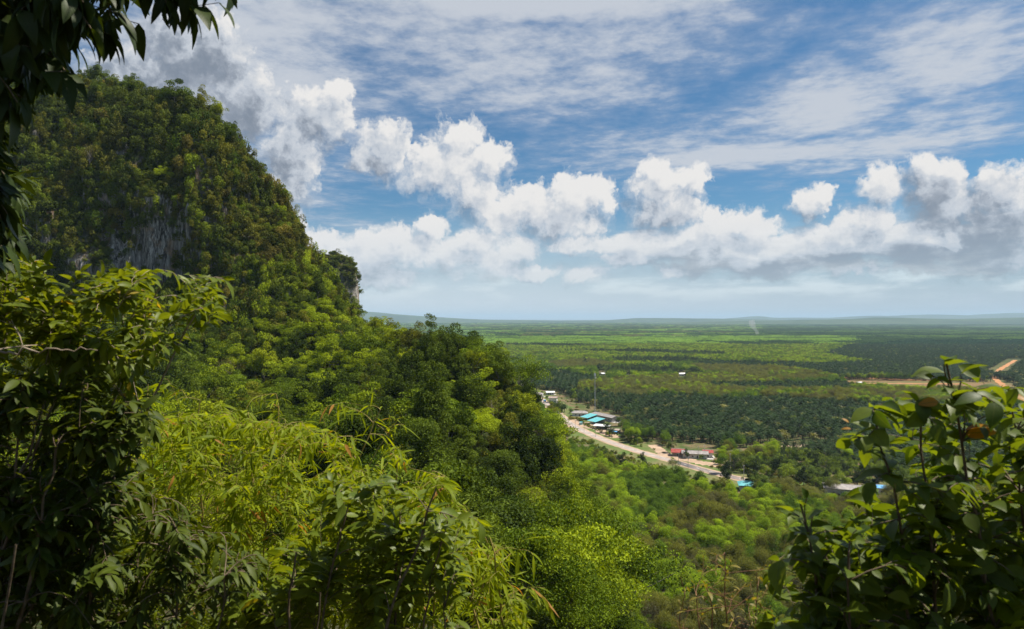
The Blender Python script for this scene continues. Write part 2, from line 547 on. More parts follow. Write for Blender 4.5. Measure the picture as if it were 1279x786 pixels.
def leaf_blades(b, base, ax, up, L, W, tint, shape='ellipse', curl=0.5, fold=0.25, nseg=5, rng=None, mi=0):
    """real curved leaves with a folded midrib"""
    n = len(base)
    ax = nrm(ax)
    up = nrm(up - ax * np.sum(up * ax, -1, keepdims=True))
    sd_ = np.cross(ax, up)
    t = np.linspace(0, 1, nseg + 1)
    if shape == 'ellipse':
        w = np.sin(np.pi * np.clip(t, 0.02, 1) ** 0.85) ** 0.8
        w[-1] = 0.03; w[0] = 0.06
    elif shape == 'heart':
        w = np.interp(t, [0, 0.06, 0.22, 0.42, 0.62, 0.82, 0.93, 1], [0.08, 0.55, 0.95, 1.0, 0.8, 0.38, 0.14, 0.02])
    else:  # lance
        w = np.interp(t, [0, 0.12, 0.35, 0.65, 0.9, 1], [0.1, 0.75, 1.0, 0.75, 0.25, 0.02])
    cu = curl * (0.6 + 0.8 * rng.random(n)) if np.isscalar(curl) else curl
    fo = fold * (0.5 + rng.random(n))
    # centre line bends down along -up
    a = cu[:, None] * t[None, :]
    seg = 1.0 / nseg
    cosx = np.concatenate([np.zeros((n, 1)), np.cumsum(np.cos(a[:, :-1] + cu[:, None] * seg / 2) * seg, 1)], 1)
    sinx = np.concatenate([np.zeros((n, 1)), np.cumsum(np.sin(a[:, :-1] + cu[:, None] * seg / 2) * seg, 1)], 1)
    ctr = base[:, None, :] + L[:, None, None] * (cosx[..., None] * ax[:, None, :] - sinx[..., None] * up[:, None, :])
    loc_up = np.cos(a)[..., None] * up[:, None, :] + np.sin(a)[..., None] * ax[:, None, :]
    hw = (W[:, None] * 0.5 * w[None, :])[..., None]
    wav = 1 + 0.12 * np.sin(9 * t[None, :] + rng.random((n, 1)) * 6)
    side = sd_[:, None, :] * np.cos(fo)[:, None, None] + loc_up * (np.sin(fo)[:, None] * wav)[..., None]
    side2 = -sd_[:, None, :] * np.cos(fo)[:, None, None] + loc_up * (np.sin(fo)[:, None] * wav[:, ::-1])[..., None]
    v = np.stack([ctr + hw * side, ctr, ctr + hw * side2], 2)     # n, nseg+1, 3, 3
    k = (nseg + 1) * 3
    i = np.arange(nseg) * 3
    f1 = np.stack([i, i + 1, i + 4, i + 3], -1)
    f2 = np.stack([i + 1, i + 2, i + 5, i + 4], -1)
    f0 = np.concatenate([f1, f2])
    f = (f0[None] + (np.arange(n) * k)[:, None, None]).reshape(-1, 4)
    uv = np.zeros((n, nseg + 1, 3, 3), np.float32)
    uv[..., 0] = t[None, :, None]
    uv[:, :, 0, 1] = 1; uv[:, :, 2, 1] = -1
    b.add(v.reshape(-1, 3), f, np.repeat(tint, k), uv.reshape(-1, 3), mi=mi)


def empty(name, loc, rz=0.0):
    o = bpy.data.objects.new(name, None)
    o.empty_display_size = 0.5
    COL.objects.link(o)
    o.location = loc
    o.rotation_euler = (0, 0, rz)
    return o


def tag(o, label=None, cat=None, group=None, kind=None):
    if label: o['label'] = label
    if cat: o['category'] = cat
    if group: o['group'] = group
    if kind: o['kind'] = kind
    return o


def copy_thing(src, loc, rz, scl, kids):
    o = src.copy()
    COL.objects.link(o)
    o.location = loc; o.rotation_euler = (0, 0, rz); o.scale = scl
    for ch in kids:
        c = ch.copy(); COL.objects.link(c); c.parent = o
    return o


def in_poly(px, py, poly):
    px = np.asarray(px, float); py = np.asarray(py, float)
    r = np.zeros(px.shape, bool)
    n = len(poly)
    for i in range(n):
        x1, y1 = poly[i]; x2, y2 = poly[(i + 1) % n]
        c = ((y1 > py) != (y2 > py))
        with np.errstate(divide='ignore', invalid='ignore'):
            xx = (x2 - x1) * (py - y1) / (y2 - y1 + 1e-12) + x1
        r ^= c & (px < xx)
    return r


def fbm(x, y, z=0.0, octv=4):
    return np.array([mnoise.fractal((a, b, c), 1.0, 2.0, octv) for a, b, c in zip(np.ravel(x), np.ravel(y), np.ravel(np.broadcast_to(z, np.shape(x))))]).reshape(np.shape(x))


# ------------------------------------------------------------------ land: plain, hillside, hills
PLAIN = -100.0
PRE = [(4, -3.4), (10, -6.5), (40, -21)]
COLS = {
    -500: PRE + [(100, -34), (200, -34), (260, -22), (295, -4), (315, 12), (322, 42), (335, 70), (352, 92), (380, 112), (430, 106), (520, 60), (640, -40), (760, -104)],
    0: PRE + [(100, -36), (200, -36), (260, -26), (295, -8), (315, 8), (321, 24), (325, 50), (335, 72), (352, 98), (378, 122), (430, 116), (520, 60), (640, -40), (760, -104)],
    85: PRE + [(100, -36), (200, -36), (255, -28), (292, -12), (313, 4), (320, 14), (324, 50), (335, 74), (350, 100), (376, 126), (420, 118), (520, 60), (640, -40), (760, -104)],
    140: PRE + [(100, -36), (200, -36), (250, -30), (290, -14), (312, 0), (320, 12), (322, 24), (325, 56), (335, 74), (350, 100), (374, 126), (420, 118), (520, 60), (640, -40), (760, -104)],
    200: PRE + [(100, -37), (200, -37), (250, -31), (288, -17), (310, -2), (319, 11), (321, 22), (324, 55), (334, 76), (348, 104), (366, 119), (410, 110), (500, 60), (630, -45), (750, -104)],
    240: PRE + [(100, -37), (200, -37), (250, -32), (285, -20), (308, -4), (318, 10), (320, 20), (323, 52), (332, 76), (345, 104), (358, 111), (400, 104), (480, 60), (620, -50), (740, -104)],
    265: PRE + [(100, -37), (200, -37), (250, -33), (285, -21), (306, -5), (317, 12), (322, 38), (332, 72), (344, 97), (353, 103), (390, 95), (470, 50), (610, -55), (730, -104)],
    320: PRE + [(100, -38), (200, -38), (250, -34), (285, -24), (305, -6), (318, 16), (328, 44), (338, 66), (346, 78), (380, 70), (460, 30), (600, -60), (700, -104)],
    350: PRE + [(100, -38), (200, -38), (250, -34), (290, -24), (310, -4), (325, 22), (338, 46), (346, 58), (375, 50), (450, 10), (580, -70), (660, -104)],
    385: PRE + [(100, -38), (200, -37), (250, -34), (290, -22), (315, 0), (335, 18), (348, 30), (375, 22), (440, -10), (540, -70), (620, -104)],
    420: PRE + [(100, -38), (200, -36), (250, -32), (290, -20), (320, -5), (346, 8), (365, 4), (430, -25), (530, -85), (610, -104)],
    450: PRE + [(100, -38), (200, -36), (250, -30), (300, -18), (340, -7), (360, -9), (420, -32), (520, -88), (590, -104)],
    480: PRE + [(100, -40), (150, -39), (200, -35), (250, -28), (300, -16), (330, -11), (350, -14), (420, -50), (500, -92), (560, -104)],
    505: PRE + [(100, -41), (150, -40), (200, -32), (240, -22), (275, -14), (300, -20), (400, -72), (480, -104)],
    540: PRE + [(100, -42), (150, -40), (180, -34), (210, -24.5), (240, -12.5), (260, -19), (340, -66), (440, -104)],
    575: PRE + [(100, -43), (150, -42), (180, -36), (210, -24.5), (235, -14), (255, -20), (330, -68), (430, -104)],
    600: PRE + [(100, -44), (150, -44), (180, -38), (210, -25), (230, -16), (250, -23), (325, -70), (420, -104)],
    640: PRE + [(100, -45), (140, -47), (170, -45), (200, -36), (225, -24.5), (245, -32), (310, -76), (390, -104)],
    665: PRE + [(100, -46), (140, -50), (170, -50), (200, -44), (220, -36), (240, -44), (300, -80), (360, -104)],
    690: PRE + [(90, -45), (140, -53), (180, -54), (212, -45), (235, -56), (290, -92), (325, -104)],
    720: PRE + [(85, -44), (120, -52), (170, -59), (202, -52), (230, -66), (275, -97), (305, -104)],
    760: PRE + [(85, -45), (120, -56), (160, -65), (188, -66), (220, -84), (255, -104)],
    800: PRE + [(85, -46), (120, -62), (160, -80), (200, -97), (220, -104)],
    850: PRE + [(50, -27), (85, -48), (120, -68), (160, -92), (185, -104)],
    950: PRE + [(50, -28), (85, -52), (120, -75), (160, -98), (175, -104)],
    1700: PRE + [(50, -28), (85, -52), (120, -75), (160, -98), (175, -104)],
}
ROCK = [(98, 298), (125, 288), (160, 290), (192, 270), (215, 282), (238, 266), (240, 300), (216, 335), (180, 352), (104, 350)]
HY = np.concatenate([np.arange(4, 60, 4.0), np.arange(60, 296, 4.0), np.arange(296, 382, 1.5), np.arange(382, 420, 5.0), np.arange(420, 780, 20.0)])
HP = np.concatenate([np.arange(-500, -80, 30.0), np.arange(-80, 480, 4.0), np.arange(480, 860, 6.0), np.arange(860, 1720, 40.0)])


def hill_heights():
    keys = sorted(COLS)
    prof = np.array([np.interp(HY, *zip(*COLS[k])) for k in keys])      # keys x HY
    Z = np.empty((len(HY), len(HP)))
    for i in range(len(HY)):
        Z[i] = np.interp(HP, keys, prof[:, i])
    # take the kinks out of the slopes (not of the rock wall)
    for _ in range(2):
        Z2 = Z.copy()
        Z2[:, 1:-1] = (Z[:, :-2] + 2 * Z[:, 1:-1] + Z[:, 2:]) / 4
        Z = Z2
    YY, PP = np.meshgrid(HY, HP, indexing='ij')
    X = (PP - CX) / FOC * YY
    amp = np.clip((YY - 40) / 80, 0, 1) * np.clip((Z + 102) / 20, 0, 1)
    Z = Z + amp * (fbm(X / 38, YY / 38, 3.0, 4) * 4.5)
    # the crest and the wall are cut by gullies: push the surface in and out along the depth
    steep = np.clip((YY - 296) / 15, 0, 1) * np.clip((430 - PP) / 50, 0, 1) * np.clip((430 - YY) / 50, 0, 1)
    g = fbm(X / 14, Z / 34, 7.0, 5) * 9.0 + fbm(X / 3.2, Z / 16, 2.0, 4) * 1.6
    Yd = YY + steep * g
    X = (PP - CX) / FOC * YY
    return X, Yd, Z, PP, YY


def ground_mat(name, a, b, c, scale):
    m = principled(name, a, 0.95, 0.1)
    nt = m.node_tree
    bs = nt.nodes['Principled BSDF']
    tc = nt.nodes.new('ShaderNodeTexCoord')
    n1 = noise_tex(nt, tc.outputs['Object'], scale, 8.0, 0.65)
    n2 = noise_tex(nt, tc.outputs['Object'], scale * 0.13, 4.0, 0.6)
    col = mixc(nt, smooth(nt, n1, 0.35, 0.65), a, b)
    col = mixc(nt, smooth(nt, n2, 0.48, 0.66), col, c)
    nt.links.new(col, bs.inputs['Base Color'])
    bp = N(nt, 'ShaderNodeBump')
    bp.inputs['Strength'].default_value = 0.6
    bp.inputs['Distance'].default_value = 0.5
    nt.links.new(n1, bp.inputs['Height'])
    nt.links.new(bp.outputs[0], bs.inputs['Normal'])
    return m


def hill_mat():
    m = principled('limestone_and_soil', (0.2, 0.2, 0.2), 0.95, 0.1)
    nt = m.node_tree
    bs = nt.nodes['Principled BSDF']
    tc = nt.nodes.new('ShaderNodeTexCoord')
    geo = nt.nodes.new('ShaderNodeNewGeometry')
    o = tc.outputs['Object']
    st = V_(nt, 'MULTIPLY', o, (1, 1, 0.13))
    n1 = noise_tex(nt, st, 0.42, 8.0, 0.68)
    n2 = noise_tex(nt, st, 1.3, 6.0, 0.65)
    n3 = noise_tex(nt, o, 0.09, 5.0, 0.6)
    rock = mixc(nt, smooth(nt, n1, 0.40, 0.60), (0.030, 0.027, 0.024), (0.20, 0.185, 0.165))
    rock = mixc(nt, smooth(nt, n2, 0.45, 0.65, 0.0, 0.75), rock, (0.46, 0.42, 0.37))
    rock = mixc(nt, smooth(nt, n3, 0.52, 0.66, 0, 0.8), rock, (0.30, 0.19, 0.11))
    soil = mixc(nt, smooth(nt, noise_tex(nt, o, 0.5, 6.0, 0.6), 0.4, 0.6), (0.03, 0.045, 0.012), (0.07, 0.06, 0.03))
    sep = N(nt, 'ShaderNodeSeparateXYZ')
    nt.links.new(geo.outputs['Normal'], sep.inputs[0])
    f = smooth(nt, M_(nt, 'ADD', sep.outputs[2], M_(nt, 'MULTIPLY_ADD', n3, 0.4, -0.2)), 0.28, 0.42)
    nt.links.new(mixc(nt, f, rock, soil), bs.inputs['Base Color'])
    bp = N(nt, 'ShaderNodeBump')
    bp.inputs['Strength'].default_value = 0.8
    bp.inputs['Distance'].default_value = 1.2
    nt.links.new(M_(nt, 'ADD', n1, M_(nt, 'MULTIPLY', n2, 0.4)), bp.inputs['Height'])
    nt.links.new(bp.outputs[0], bs.inputs['Normal'])
    return m


MAT['hill'] = hill_mat()


def grid_faces(r, c):
    i = np.arange(r - 1)[:, None] * c
    j = np.arange(c - 1)[None, :]
    return np.stack([i + j, i + j + 1, i + c + j + 1, i + c + j], -1).reshape(-1, 4)


HX, HYD, HZZ, HPP, HYY = hill_heights()
b = Buf()
b.add(np.stack([HX, HYD, HZZ], -1).reshape(-1, 3), grid_faces(*HX.shape))
hill = b.build('hillside', MAT['hill'], smooth_=True)
tag(hill, kind='structure', label='steep limestone hillside under the jungle', cat='hill')

# the slope the photographer stands on
xs = np.linspace(-40, 40, 41); ys = np.linspace(-30, 5.5, 24)
YG, XG = np.meshgrid(ys, xs, indexing='ij')
ZG = -1.72 - 0.42 * YG + 0.25 * fbm(XG / 3, YG / 3, 1.0, 3) - 0.02
b = Buf()
b.add(np.stack([XG, YG, ZG - 0.15 * (YG > 3)], -1).reshape(-1, 3), grid_faces(*XG.shape))
MAT['path'] = ground_mat('leaf_litter', (0.06, 0.045, 0.03), (0.10, 0.075, 0.045), (0.03, 0.05, 0.012), 3.0)
tag(b.build('terrain', MAT['path'], smooth_=True), kind='structure', label='earthy slope in front of the viewpoint', cat='ground')


def ground_z(x, y):
    """height of the near hillside / hill terrain"""
    px = CX + FOC * x / max(y, 4)
    keys = sorted(COLS)
    px = min(max(px, keys[0]), keys[-1])
    for i in range(len(keys) - 1):
        if keys[i] <= px <= keys[i + 1]:
            t = (px - keys[i]) / (keys[i + 1] - keys[i])
            za = np.interp(y, *zip(*COLS[keys[i]])); zb = np.interp(y, *zip(*COLS[keys[i + 1]]))
            return (1 - t) * za + t * zb if y > 5 else -1.72 - 0.42 * y
    return PLAIN


# far limestone hill behind the shoulder
fp = np.arange(300, 476, 2.0); fy = np.arange(570, 800, 5.0)
top = np.interp(fp, [300, 350, 392, 402, 418, 432, 440, 445, 447.5, 449.5, 453, 475], [40, 48, 55, 60, 63, 61, 55, 46, 38, 6, -40, -104]) - 4
prof = np.interp(fy, [570, 600, 622, 636, 648, 690, 730, 795], [0, 0.35, 0.62, 0.92, 1.0, 0.98, 0.6, 0.0])
FZ = -104 + prof[:, None] * (top[None, :] + 104)
FPP, FYY = np.meshgrid(fp, fy)
FX = (FPP - CX) / FOC * FYY
FZ = FZ + fbm(FX / 30, FYY / 30, 5.0, 4) * 3.0 * np.clip((FZ + 100) / 30, 0, 1)
FX = FX + fbm(FYY / 14, FZ / 25, 9.0, 3) * 1.6
b = Buf()
b.add(np.stack([FX, FYY, FZ], -1).reshape(-1, 3), grid_faces(*FX.shape))
tag(b.build('far_hill', MAT['hill'], smooth_=True), kind='structure', label='second limestone hill behind the shoulder', cat='hill')


def plain_mat():
    """fields, groves and bare patches of the plain"""
    m = principled('plain', (0.08, 0.1, 0.03), 0.95, 0.05)
    nt = m.node_tree
    bs = nt.nodes['Principled BSDF']
    tc = nt.nodes.new('ShaderNodeTexCoord')
    o = tc.outputs['Object']
    wv = V_(nt, 'SUBTRACT', noise_tex(nt, o, 0.0016, 4.0, 0.6, out=1), (0.5, 0.5, 0.5))
    o2 = V_(nt, 'MULTIPLY_ADD', wv, (420, 420, 0), o)
    vo = N(nt, 'ShaderNodeTexVoronoi', voronoi_dimensions='2D')
    nt.links.new(V_(nt, 'MULTIPLY', o2, (0.0011, 0.0019, 0)), vo.inputs['Vector'])
    vo.inputs['Scale'].default_value = 1.0
    s = N(nt, 'ShaderNodeSeparateColor')
    nt.links.new(vo.outputs['Color'], s.inputs[0])
    r = N(nt, 'ShaderNodeValToRGB')
    r.color_ramp.interpolation = 'CONSTANT'
    el = r.color_ramp.elements
    el[0].position = 0; el[0].color = (0.045, 0.075, 0.022, 1)
    el[1].position = 0.22; el[1].color = (0.085, 0.125, 0.03, 1)
    for p_, c_ in ((0.42, (0.03, 0.055, 0.02)), (0.6, (0.12, 0.16, 0.04)), (0.74, (0.055, 0.085, 0.03)), (0.88, (0.12, 0.11, 0.06)), (0.95, (0.035, 0.06, 0.02))):
        e = el.new(p_); e.color = (*c_, 1)
    nt.links.new(s.outputs[0], r.inputs[0])
    n1 = noise_tex(nt, o, 0.05, 7.0, 0.7)
    n2 = noise_tex(nt, o, 0.006, 5.0, 0.65)
    c = mixc(nt, smooth(nt, n1, 0.35, 0.65, 0.0, 0.7), r.outputs[0], (0.03, 0.05, 0.016))
    c = mixc(nt, smooth(nt, n2, 0.55, 0.66, 0.0, 0.8), c, (0.03, 0.052, 0.018))
    # close by: grass and reddish earth
    near = smooth(nt, V_(nt, 'LENGTH', o, out=1), 1500, 2600)
    n3 = noise_tex(nt, o, 0.07, 8.0, 0.65)
    soil = mixc(nt, smooth(nt, n3, 0.42, 0.6), (0.07, 0.095, 0.028), (0.17, 0.125, 0.07))
    nt.links.new(mixc(nt, near, soil, c), bs.inputs['Base Color'])
    bp = N(nt, 'ShaderNodeBump')
    bp.inputs['Strength'].default_value = 0.7
    bp.inputs['Distance'].default_value = 6.0
    nt.links.new(n1, bp.inputs['Height'])
    nt.links.new(bp.outputs[0], bs.inputs['Normal'])
    return m


# one sheet to the horizon
MAT['plain'] = plain_mat()
yl = np.concatenate([np.arange(-1500, 0, 300), np.geomspace(60, 60000, 90)])
xl = np.concatenate([-np.geomspace(60000, 30, 46), [0], np.geomspace(30, 60000, 46)])
YG, XG = np.meshgrid(yl, xl, indexing='ij')
b = Buf()
b.add(np.stack([XG, YG, np.full_like(XG, PLAIN)], -1).reshape(-1, 3), grid_faces(*XG.shape))
tag(b.build('ground', MAT['plain']), kind='structure', label='green plain reaching to the horizon', cat='ground')

# low ridges on the horizon
MAT['far_wood'] = ground_mat('far_wood', (0.035, 0.06, 0.022), (0.06, 0.085, 0.03), (0.025, 0.045, 0.018), 0.004)


def ridge(name, label, y0, y1, pts, seed):
    px = np.arange(pts[0][0], pts[-1][0] + 1, 6.0)
    py = np.interp(px, *zip(*pts))
    ym = (y0 + y1) / 2
    h = (HZ - py) / FOC * ym - PLAIN
    yy = np.linspace(y0, y1, 25)
    pr = np.sin(np.linspace(0, np.pi, 25)) ** 0.8
    PX, Y2 = np.meshgrid(px, yy)
    X2 = (PX - CX) / FOC * ym
    Z2 = PLAIN - 2 + pr[:, None] * h[None, :] * (1 + 0.10 * fbm(X2 / 1300, Y2 / 900, seed, 5))
    b = Buf()
    b.add(np.stack([X2, Y2, Z2], -1).reshape(-1, 3), grid_faces(*X2.shape))
    tag(b.build(name, MAT['far_wood'], smooth_=True), kind='structure', label=label, cat='hills')


ridge('hills', 'faint blue ridge low on the left horizon', 15000, 19000,
      [(300, 399), (360, 393), (450, 389), (480, 391), (520, 394.5), (545, 396.5), (600, 399), (700, 400.5), (760, 400), (800, 397.5), (850, 397.5), (900, 398), (960, 399.5), (1040, 401)], 1.0)
ridge('hills', 'palest far ridge on the right horizon', 22000, 26000,
      [(880, 400), (930, 396.5), (945, 395), (962, 397), (1040, 397), (1080, 394.5), (1110, 395), (1160, 393), (1210, 394), (1260, 391), (1340, 390), (1500, 392), (1700, 398)], 2.0)
ridge('hills', 'long wooded ridge across the right half of the horizon', 10500, 13500,
      [(760, 406), (840, 403), (930, 401), (985, 400), (1080, 398.5), (1100, 396.5), (1130, 398), (1200, 398.5), (1280, 397), (1400, 397), (1700, 404)], 3.0)
ridge('hills', 'low wooded rise in the middle distance', 7000, 8600,
      [(1000, 415), (1050, 410), (1100, 408), (1180, 407.5), (1280, 406), (1400, 406), (1600, 414)], 4.0)


# ------------------------------------------------------------------ trees seen from afar
def crown_buf(seed, rx, h, ncl, nlf, leaf, base_z, droop=0.3, open_=0.0, rc=(0.17, 0.32), flat=0.0, spread=(0.0, 1.0)):
    """a crown of leaf clumps: uneven outline, gaps, light and dark clumps"""
    rng = np.random.default_rng(seed)
    b = Buf()
    nlobe = int(rng.integers(4, 8))
    ld = nrm(rng.normal(size=(nlobe, 3)) * np.array([1, 1, 0.7]))
    ld[:, 2] = np.abs(ld[:, 2]) * 1.1 - droop
    lc = ld * rng.uniform(0.30, 0.66, (nlobe, 1))
    lc[0] = (0, 0, 0.62)
    li = rng.integers(0, nlobe, ncl)
    d = rng.normal(size=(ncl, 3)) * np.array([0.23, 0.23, 0.20]) * rng.uniform(0.7, 1.3, (nlobe, 1))[li]
    cc = (lc[li] + d) * np.array([rx, rx, h])
    cc[:, 2] = np.maximum(cc[:, 2], -0.45 * h)
    plate = 0.5 if flat > 0 else 0.8
    cc[:, 2] = cc[:, 2] + base_z
    rr = rng.uniform(*rc, ncl) * rx
    ct = rng.normal(0.48, 0.30, ncl)
    for i in range(ncl):
        n = int(nlf * (rr[i] / (0.34 * rx)) ** 2)
        o = nrm(rng.normal(size=(n, 3)) + np.array([0, 0, 0.35]))
        q = rng.uniform(0.55, 1.0, n) ** 0.5
        wob = 1 + 0.25 * np.sin(o[:, 0] * 5 + i) * np.sin(o[:, 1] * 6 + 2 * i) * np.sin(o[:, 2] * 5)
        p = cc[i] + o * (rr[i] * q * wob)[:, None] * np.array([1, 1, plate])
        keep = rng.random(n) > open_
        p, o = p[keep], o[keep]
        n = len(p)
        nor = o * 0.6 + rng.normal(size=(n, 3)) * 0.7 + np.array([0, 0, 0.3])
        leaf_quads(b, p, nor, rng.normal(size=(n, 3)) + o * 0.6, rng.uniform(0.7, 1.35, n) * leaf, rng.uniform(0.4, 0.75, n) * leaf,
                   np.clip(ct[i] + rng.normal(0, 0.13, n), 0, 1))
    return b, cc, rr


def trunk_buf(seed, height, r0, cc, lean=0.3, nl=9):
    rng = np.random.default_rng(seed + 99)
    b = Buf()
    t = np.linspace(0, 1, 8)
    path = np.stack([lean * np.sin(t * 2.1 + seed) * t, lean * np.cos(t * 1.7 + seed) * t, -1.5 + t * (height + 1.5)], 1)
    tube(b, path, r0 * (1 - 0.6 * t) + r0 * 0.35 * np.exp(-t * 9), 7)
    for i in rng.permutation(len(cc))[:nl]:
        s = rng.uniform(0.5, 0.95)
        st = np.array([np.interp(s, t, path[:, k]) for k in range(3)])
        q = np.linspace(0, 1, 6)[:, None]
        mid = (st + cc[i]) / 2 + np.array([0, 0, -0.5]) + rng.normal(0, 0.25, 3)
        pp = (1 - q) ** 2 * st + 2 * q * (1 - q) * mid + q ** 2 * cc[i]
        tube(b, pp, r0 * 0.42 * (1 - 0.8 * q[:, 0]), 5)
    return b


JUNGLE = [   # name, dark, light, seed, rx, h, clumps, leaves, leaf, base, open
    ('dark', (0.016, 0.032, 0.008), (0.055, 0.085, 0.018), 1, 4.6, 4.2, 34, 330, 0.34, 4.2, 0.0),
    ('mid', (0.022, 0.045, 0.008), (0.080, 0.125, 0.020), 2, 4.4, 3.6, 36, 330, 0.32, 4.6, 0.05),
    ('olive', (0.032, 0.043, 0.012), (0.095, 0.105, 0.028), 3, 4.0, 4.6, 34, 300, 0.30, 4.0, 0.10),
    ('lime', (0.050, 0.090, 0.008), (0.150, 0.200, 0.018), 4, 4.8, 3.0, 34, 280, 0.34, 5.2, 0.15),
    ('yellow', (0.060, 0.088, 0.008), (0.142, 0.178, 0.018), 5, 3.6, 3.0, 28, 250, 0.32, 4.6, 0.25),
    ('tall', (0.018, 0.036, 0.010), (0.062, 0.092, 0.024), 6, 3.3, 5.6, 36, 280, 0.30, 4.8, 0.05),
    ('feathery', (0.035, 0.065, 0.008), (0.105, 0.160, 0.020), 7, 5.2, 2.6, 40, 200, 0.28, 5.8, 0.25),
    ('brownish', (0.050, 0.052, 0.034), (0.110, 0.108, 0.072), 8, 3.8, 3.2, 30, 70, 0.26, 4.6, 0.5),
]
# every crown's outline is drawn in at run time so that neighbours of one kind do not repeat
JT_LOOK = {
    'dark': 'round dark green jungle tree', 'mid': 'mid green bushy jungle tree', 'olive': 'dull olive jungle tree', 'lime': 'lime green spreading jungle tree',
    'yellow': 'small yellow green jungle tree', 'tall': 'narrow tall dark jungle tree', 'feathery': 'flat feathery topped jungle tree', 'brownish': 'half bare brownish jungle tree with pale limbs'}

protos = {}        # key -> list of (crown mesh object, trunk mesh object, Empty) built at first use


def make_tree_proto(name, key, seed, rx, h, ncl, nlf, leaf, base, open_, mat, trunkmat, trunk_r=0.22, droop=0.3, rc=(0.17, 0.32), flat=0.0, nl=9):
    root = empty(name, (0, 0, -500))
    cb, cc, rr = crown_buf(seed, rx, h, ncl, nlf, leaf, base, droop, open_, rc, flat)
    crown = cb.build('crown', mat, root)
    trunk = trunk_buf(seed, base, trunk_r, cc, 0.4, nl).build('trunk', trunkmat, root, True)
    protos[key] = (root, [trunk, crown])
    return root


for (k, dk, lt, sd_, rx, h, ncl, nlf, leaf, base, op) in JUNGLE:
    mat = foliage_mat('jungle_' + k, dk, lt, 0.28, 0.6, 0.1, 0.4)
    for vv in range(3):          # the third has finer leaves, for the trees nearest to the viewpoint
        rs = 0.92 if vv == 1 else 1.0
        fine_ = vv == 2
        make_tree_proto('jungle_tree', (k, vv), sd_ + 50 * vv, rx * rs, h * (1 if vv == 0 else 1.12), int(ncl * (2.6 if fine_ else 1.9)) + 3 * vv, int(nlf * (1.25 if fine_ else 0.95)), leaf * (0.74 if fine_ else 0.9), base, op, mat,
                        MAT['pale_bark'] if k in ('brownish', 'feathery', 'lime') else MAT['bark'], 0.2, flat=1.0 if k in ('feathery', 'lime', 'mid') else 0.0, nl=20 if k == 'brownish' else 10)


def bush_buf(seed, r, n, leaf, hang=0.0):
    rng = np.random.default_rng(seed)
    b = Buf()
    ncl = 11
    c = rng.normal(size=(ncl, 3)) * np.array([0.5, 0.5, 0.35]) * r + np.array([0, 0, 0.45 * r])
    for i in range(ncl):
        m = n // ncl
        rr = rng.uniform(0.35, 0.6) * r
        o = nrm(rng.normal(size=(m, 3)) + np.array([0, 0, 0.3]))
        p = c[i] + o * (rr * rng.uniform(0.5, 1, m) ** 0.5)[:, None] * np.array([1, 1, 0.85])
        if hang:
            p[:, 2] -= hang * r * rng.random(m) ** 2 * 2.2
        leaf_quads(b, p, o + rng.normal(size=(m, 3)) * 0.5 + np.array([0, 0, .3]), rng.normal(size=(m, 3)) - np.array([0, 0, hang * 2]),
                   rng.uniform(0.7, 1.3, m) * leaf, rng.uniform(0.4, 0.7, m) * leaf, np.clip(rng.normal(0.5, 0.14) + rng.normal(0, 0.13, m), 0, 1))
    return b


BUSH = [
    ('green', 'mid green shrub', (0.025, 0.045, 0.010), (0.085, 0.115, 0.024), 0.0),
    ('olive', 'olive brown shrub', (0.032, 0.042, 0.013), (0.092, 0.098, 0.032), 0.0),
    ('dark', 'dark green shrub', (0.014, 0.028, 0.008), (0.050, 0.070, 0.018), 0.0),
    ('lime', 'bright lime shrub', (0.055, 0.095, 0.008), (0.155, 0.205, 0.020), 0.15),
    ('creeper', 'hanging creeper', (0.020, 0.045, 0.010), (0.075, 0.120, 0.022), 0.8),
    ('dry', 'dry straw coloured shrub', (0.052, 0.050, 0.028), (0.118, 0.108, 0.060), 0.1),
]
BUSH_LOOK = {k: l for k, l, *_ in BUSH}
for i, (k, l, dk, lt, hang) in enumerate(BUSH):
    mat = foliage_mat('shrub_' + k, dk, lt, 0.25, 0.6, 0.1, 0.4)
    for vv in range(2):
        o = bush_buf(200 + i * 3 + vv, 1.0, 1500, 0.17, hang).build('cliff_shrub', mat)
        o.location = (0, 0, -500)
        protos[('b' + k, vv)] = (o, [])


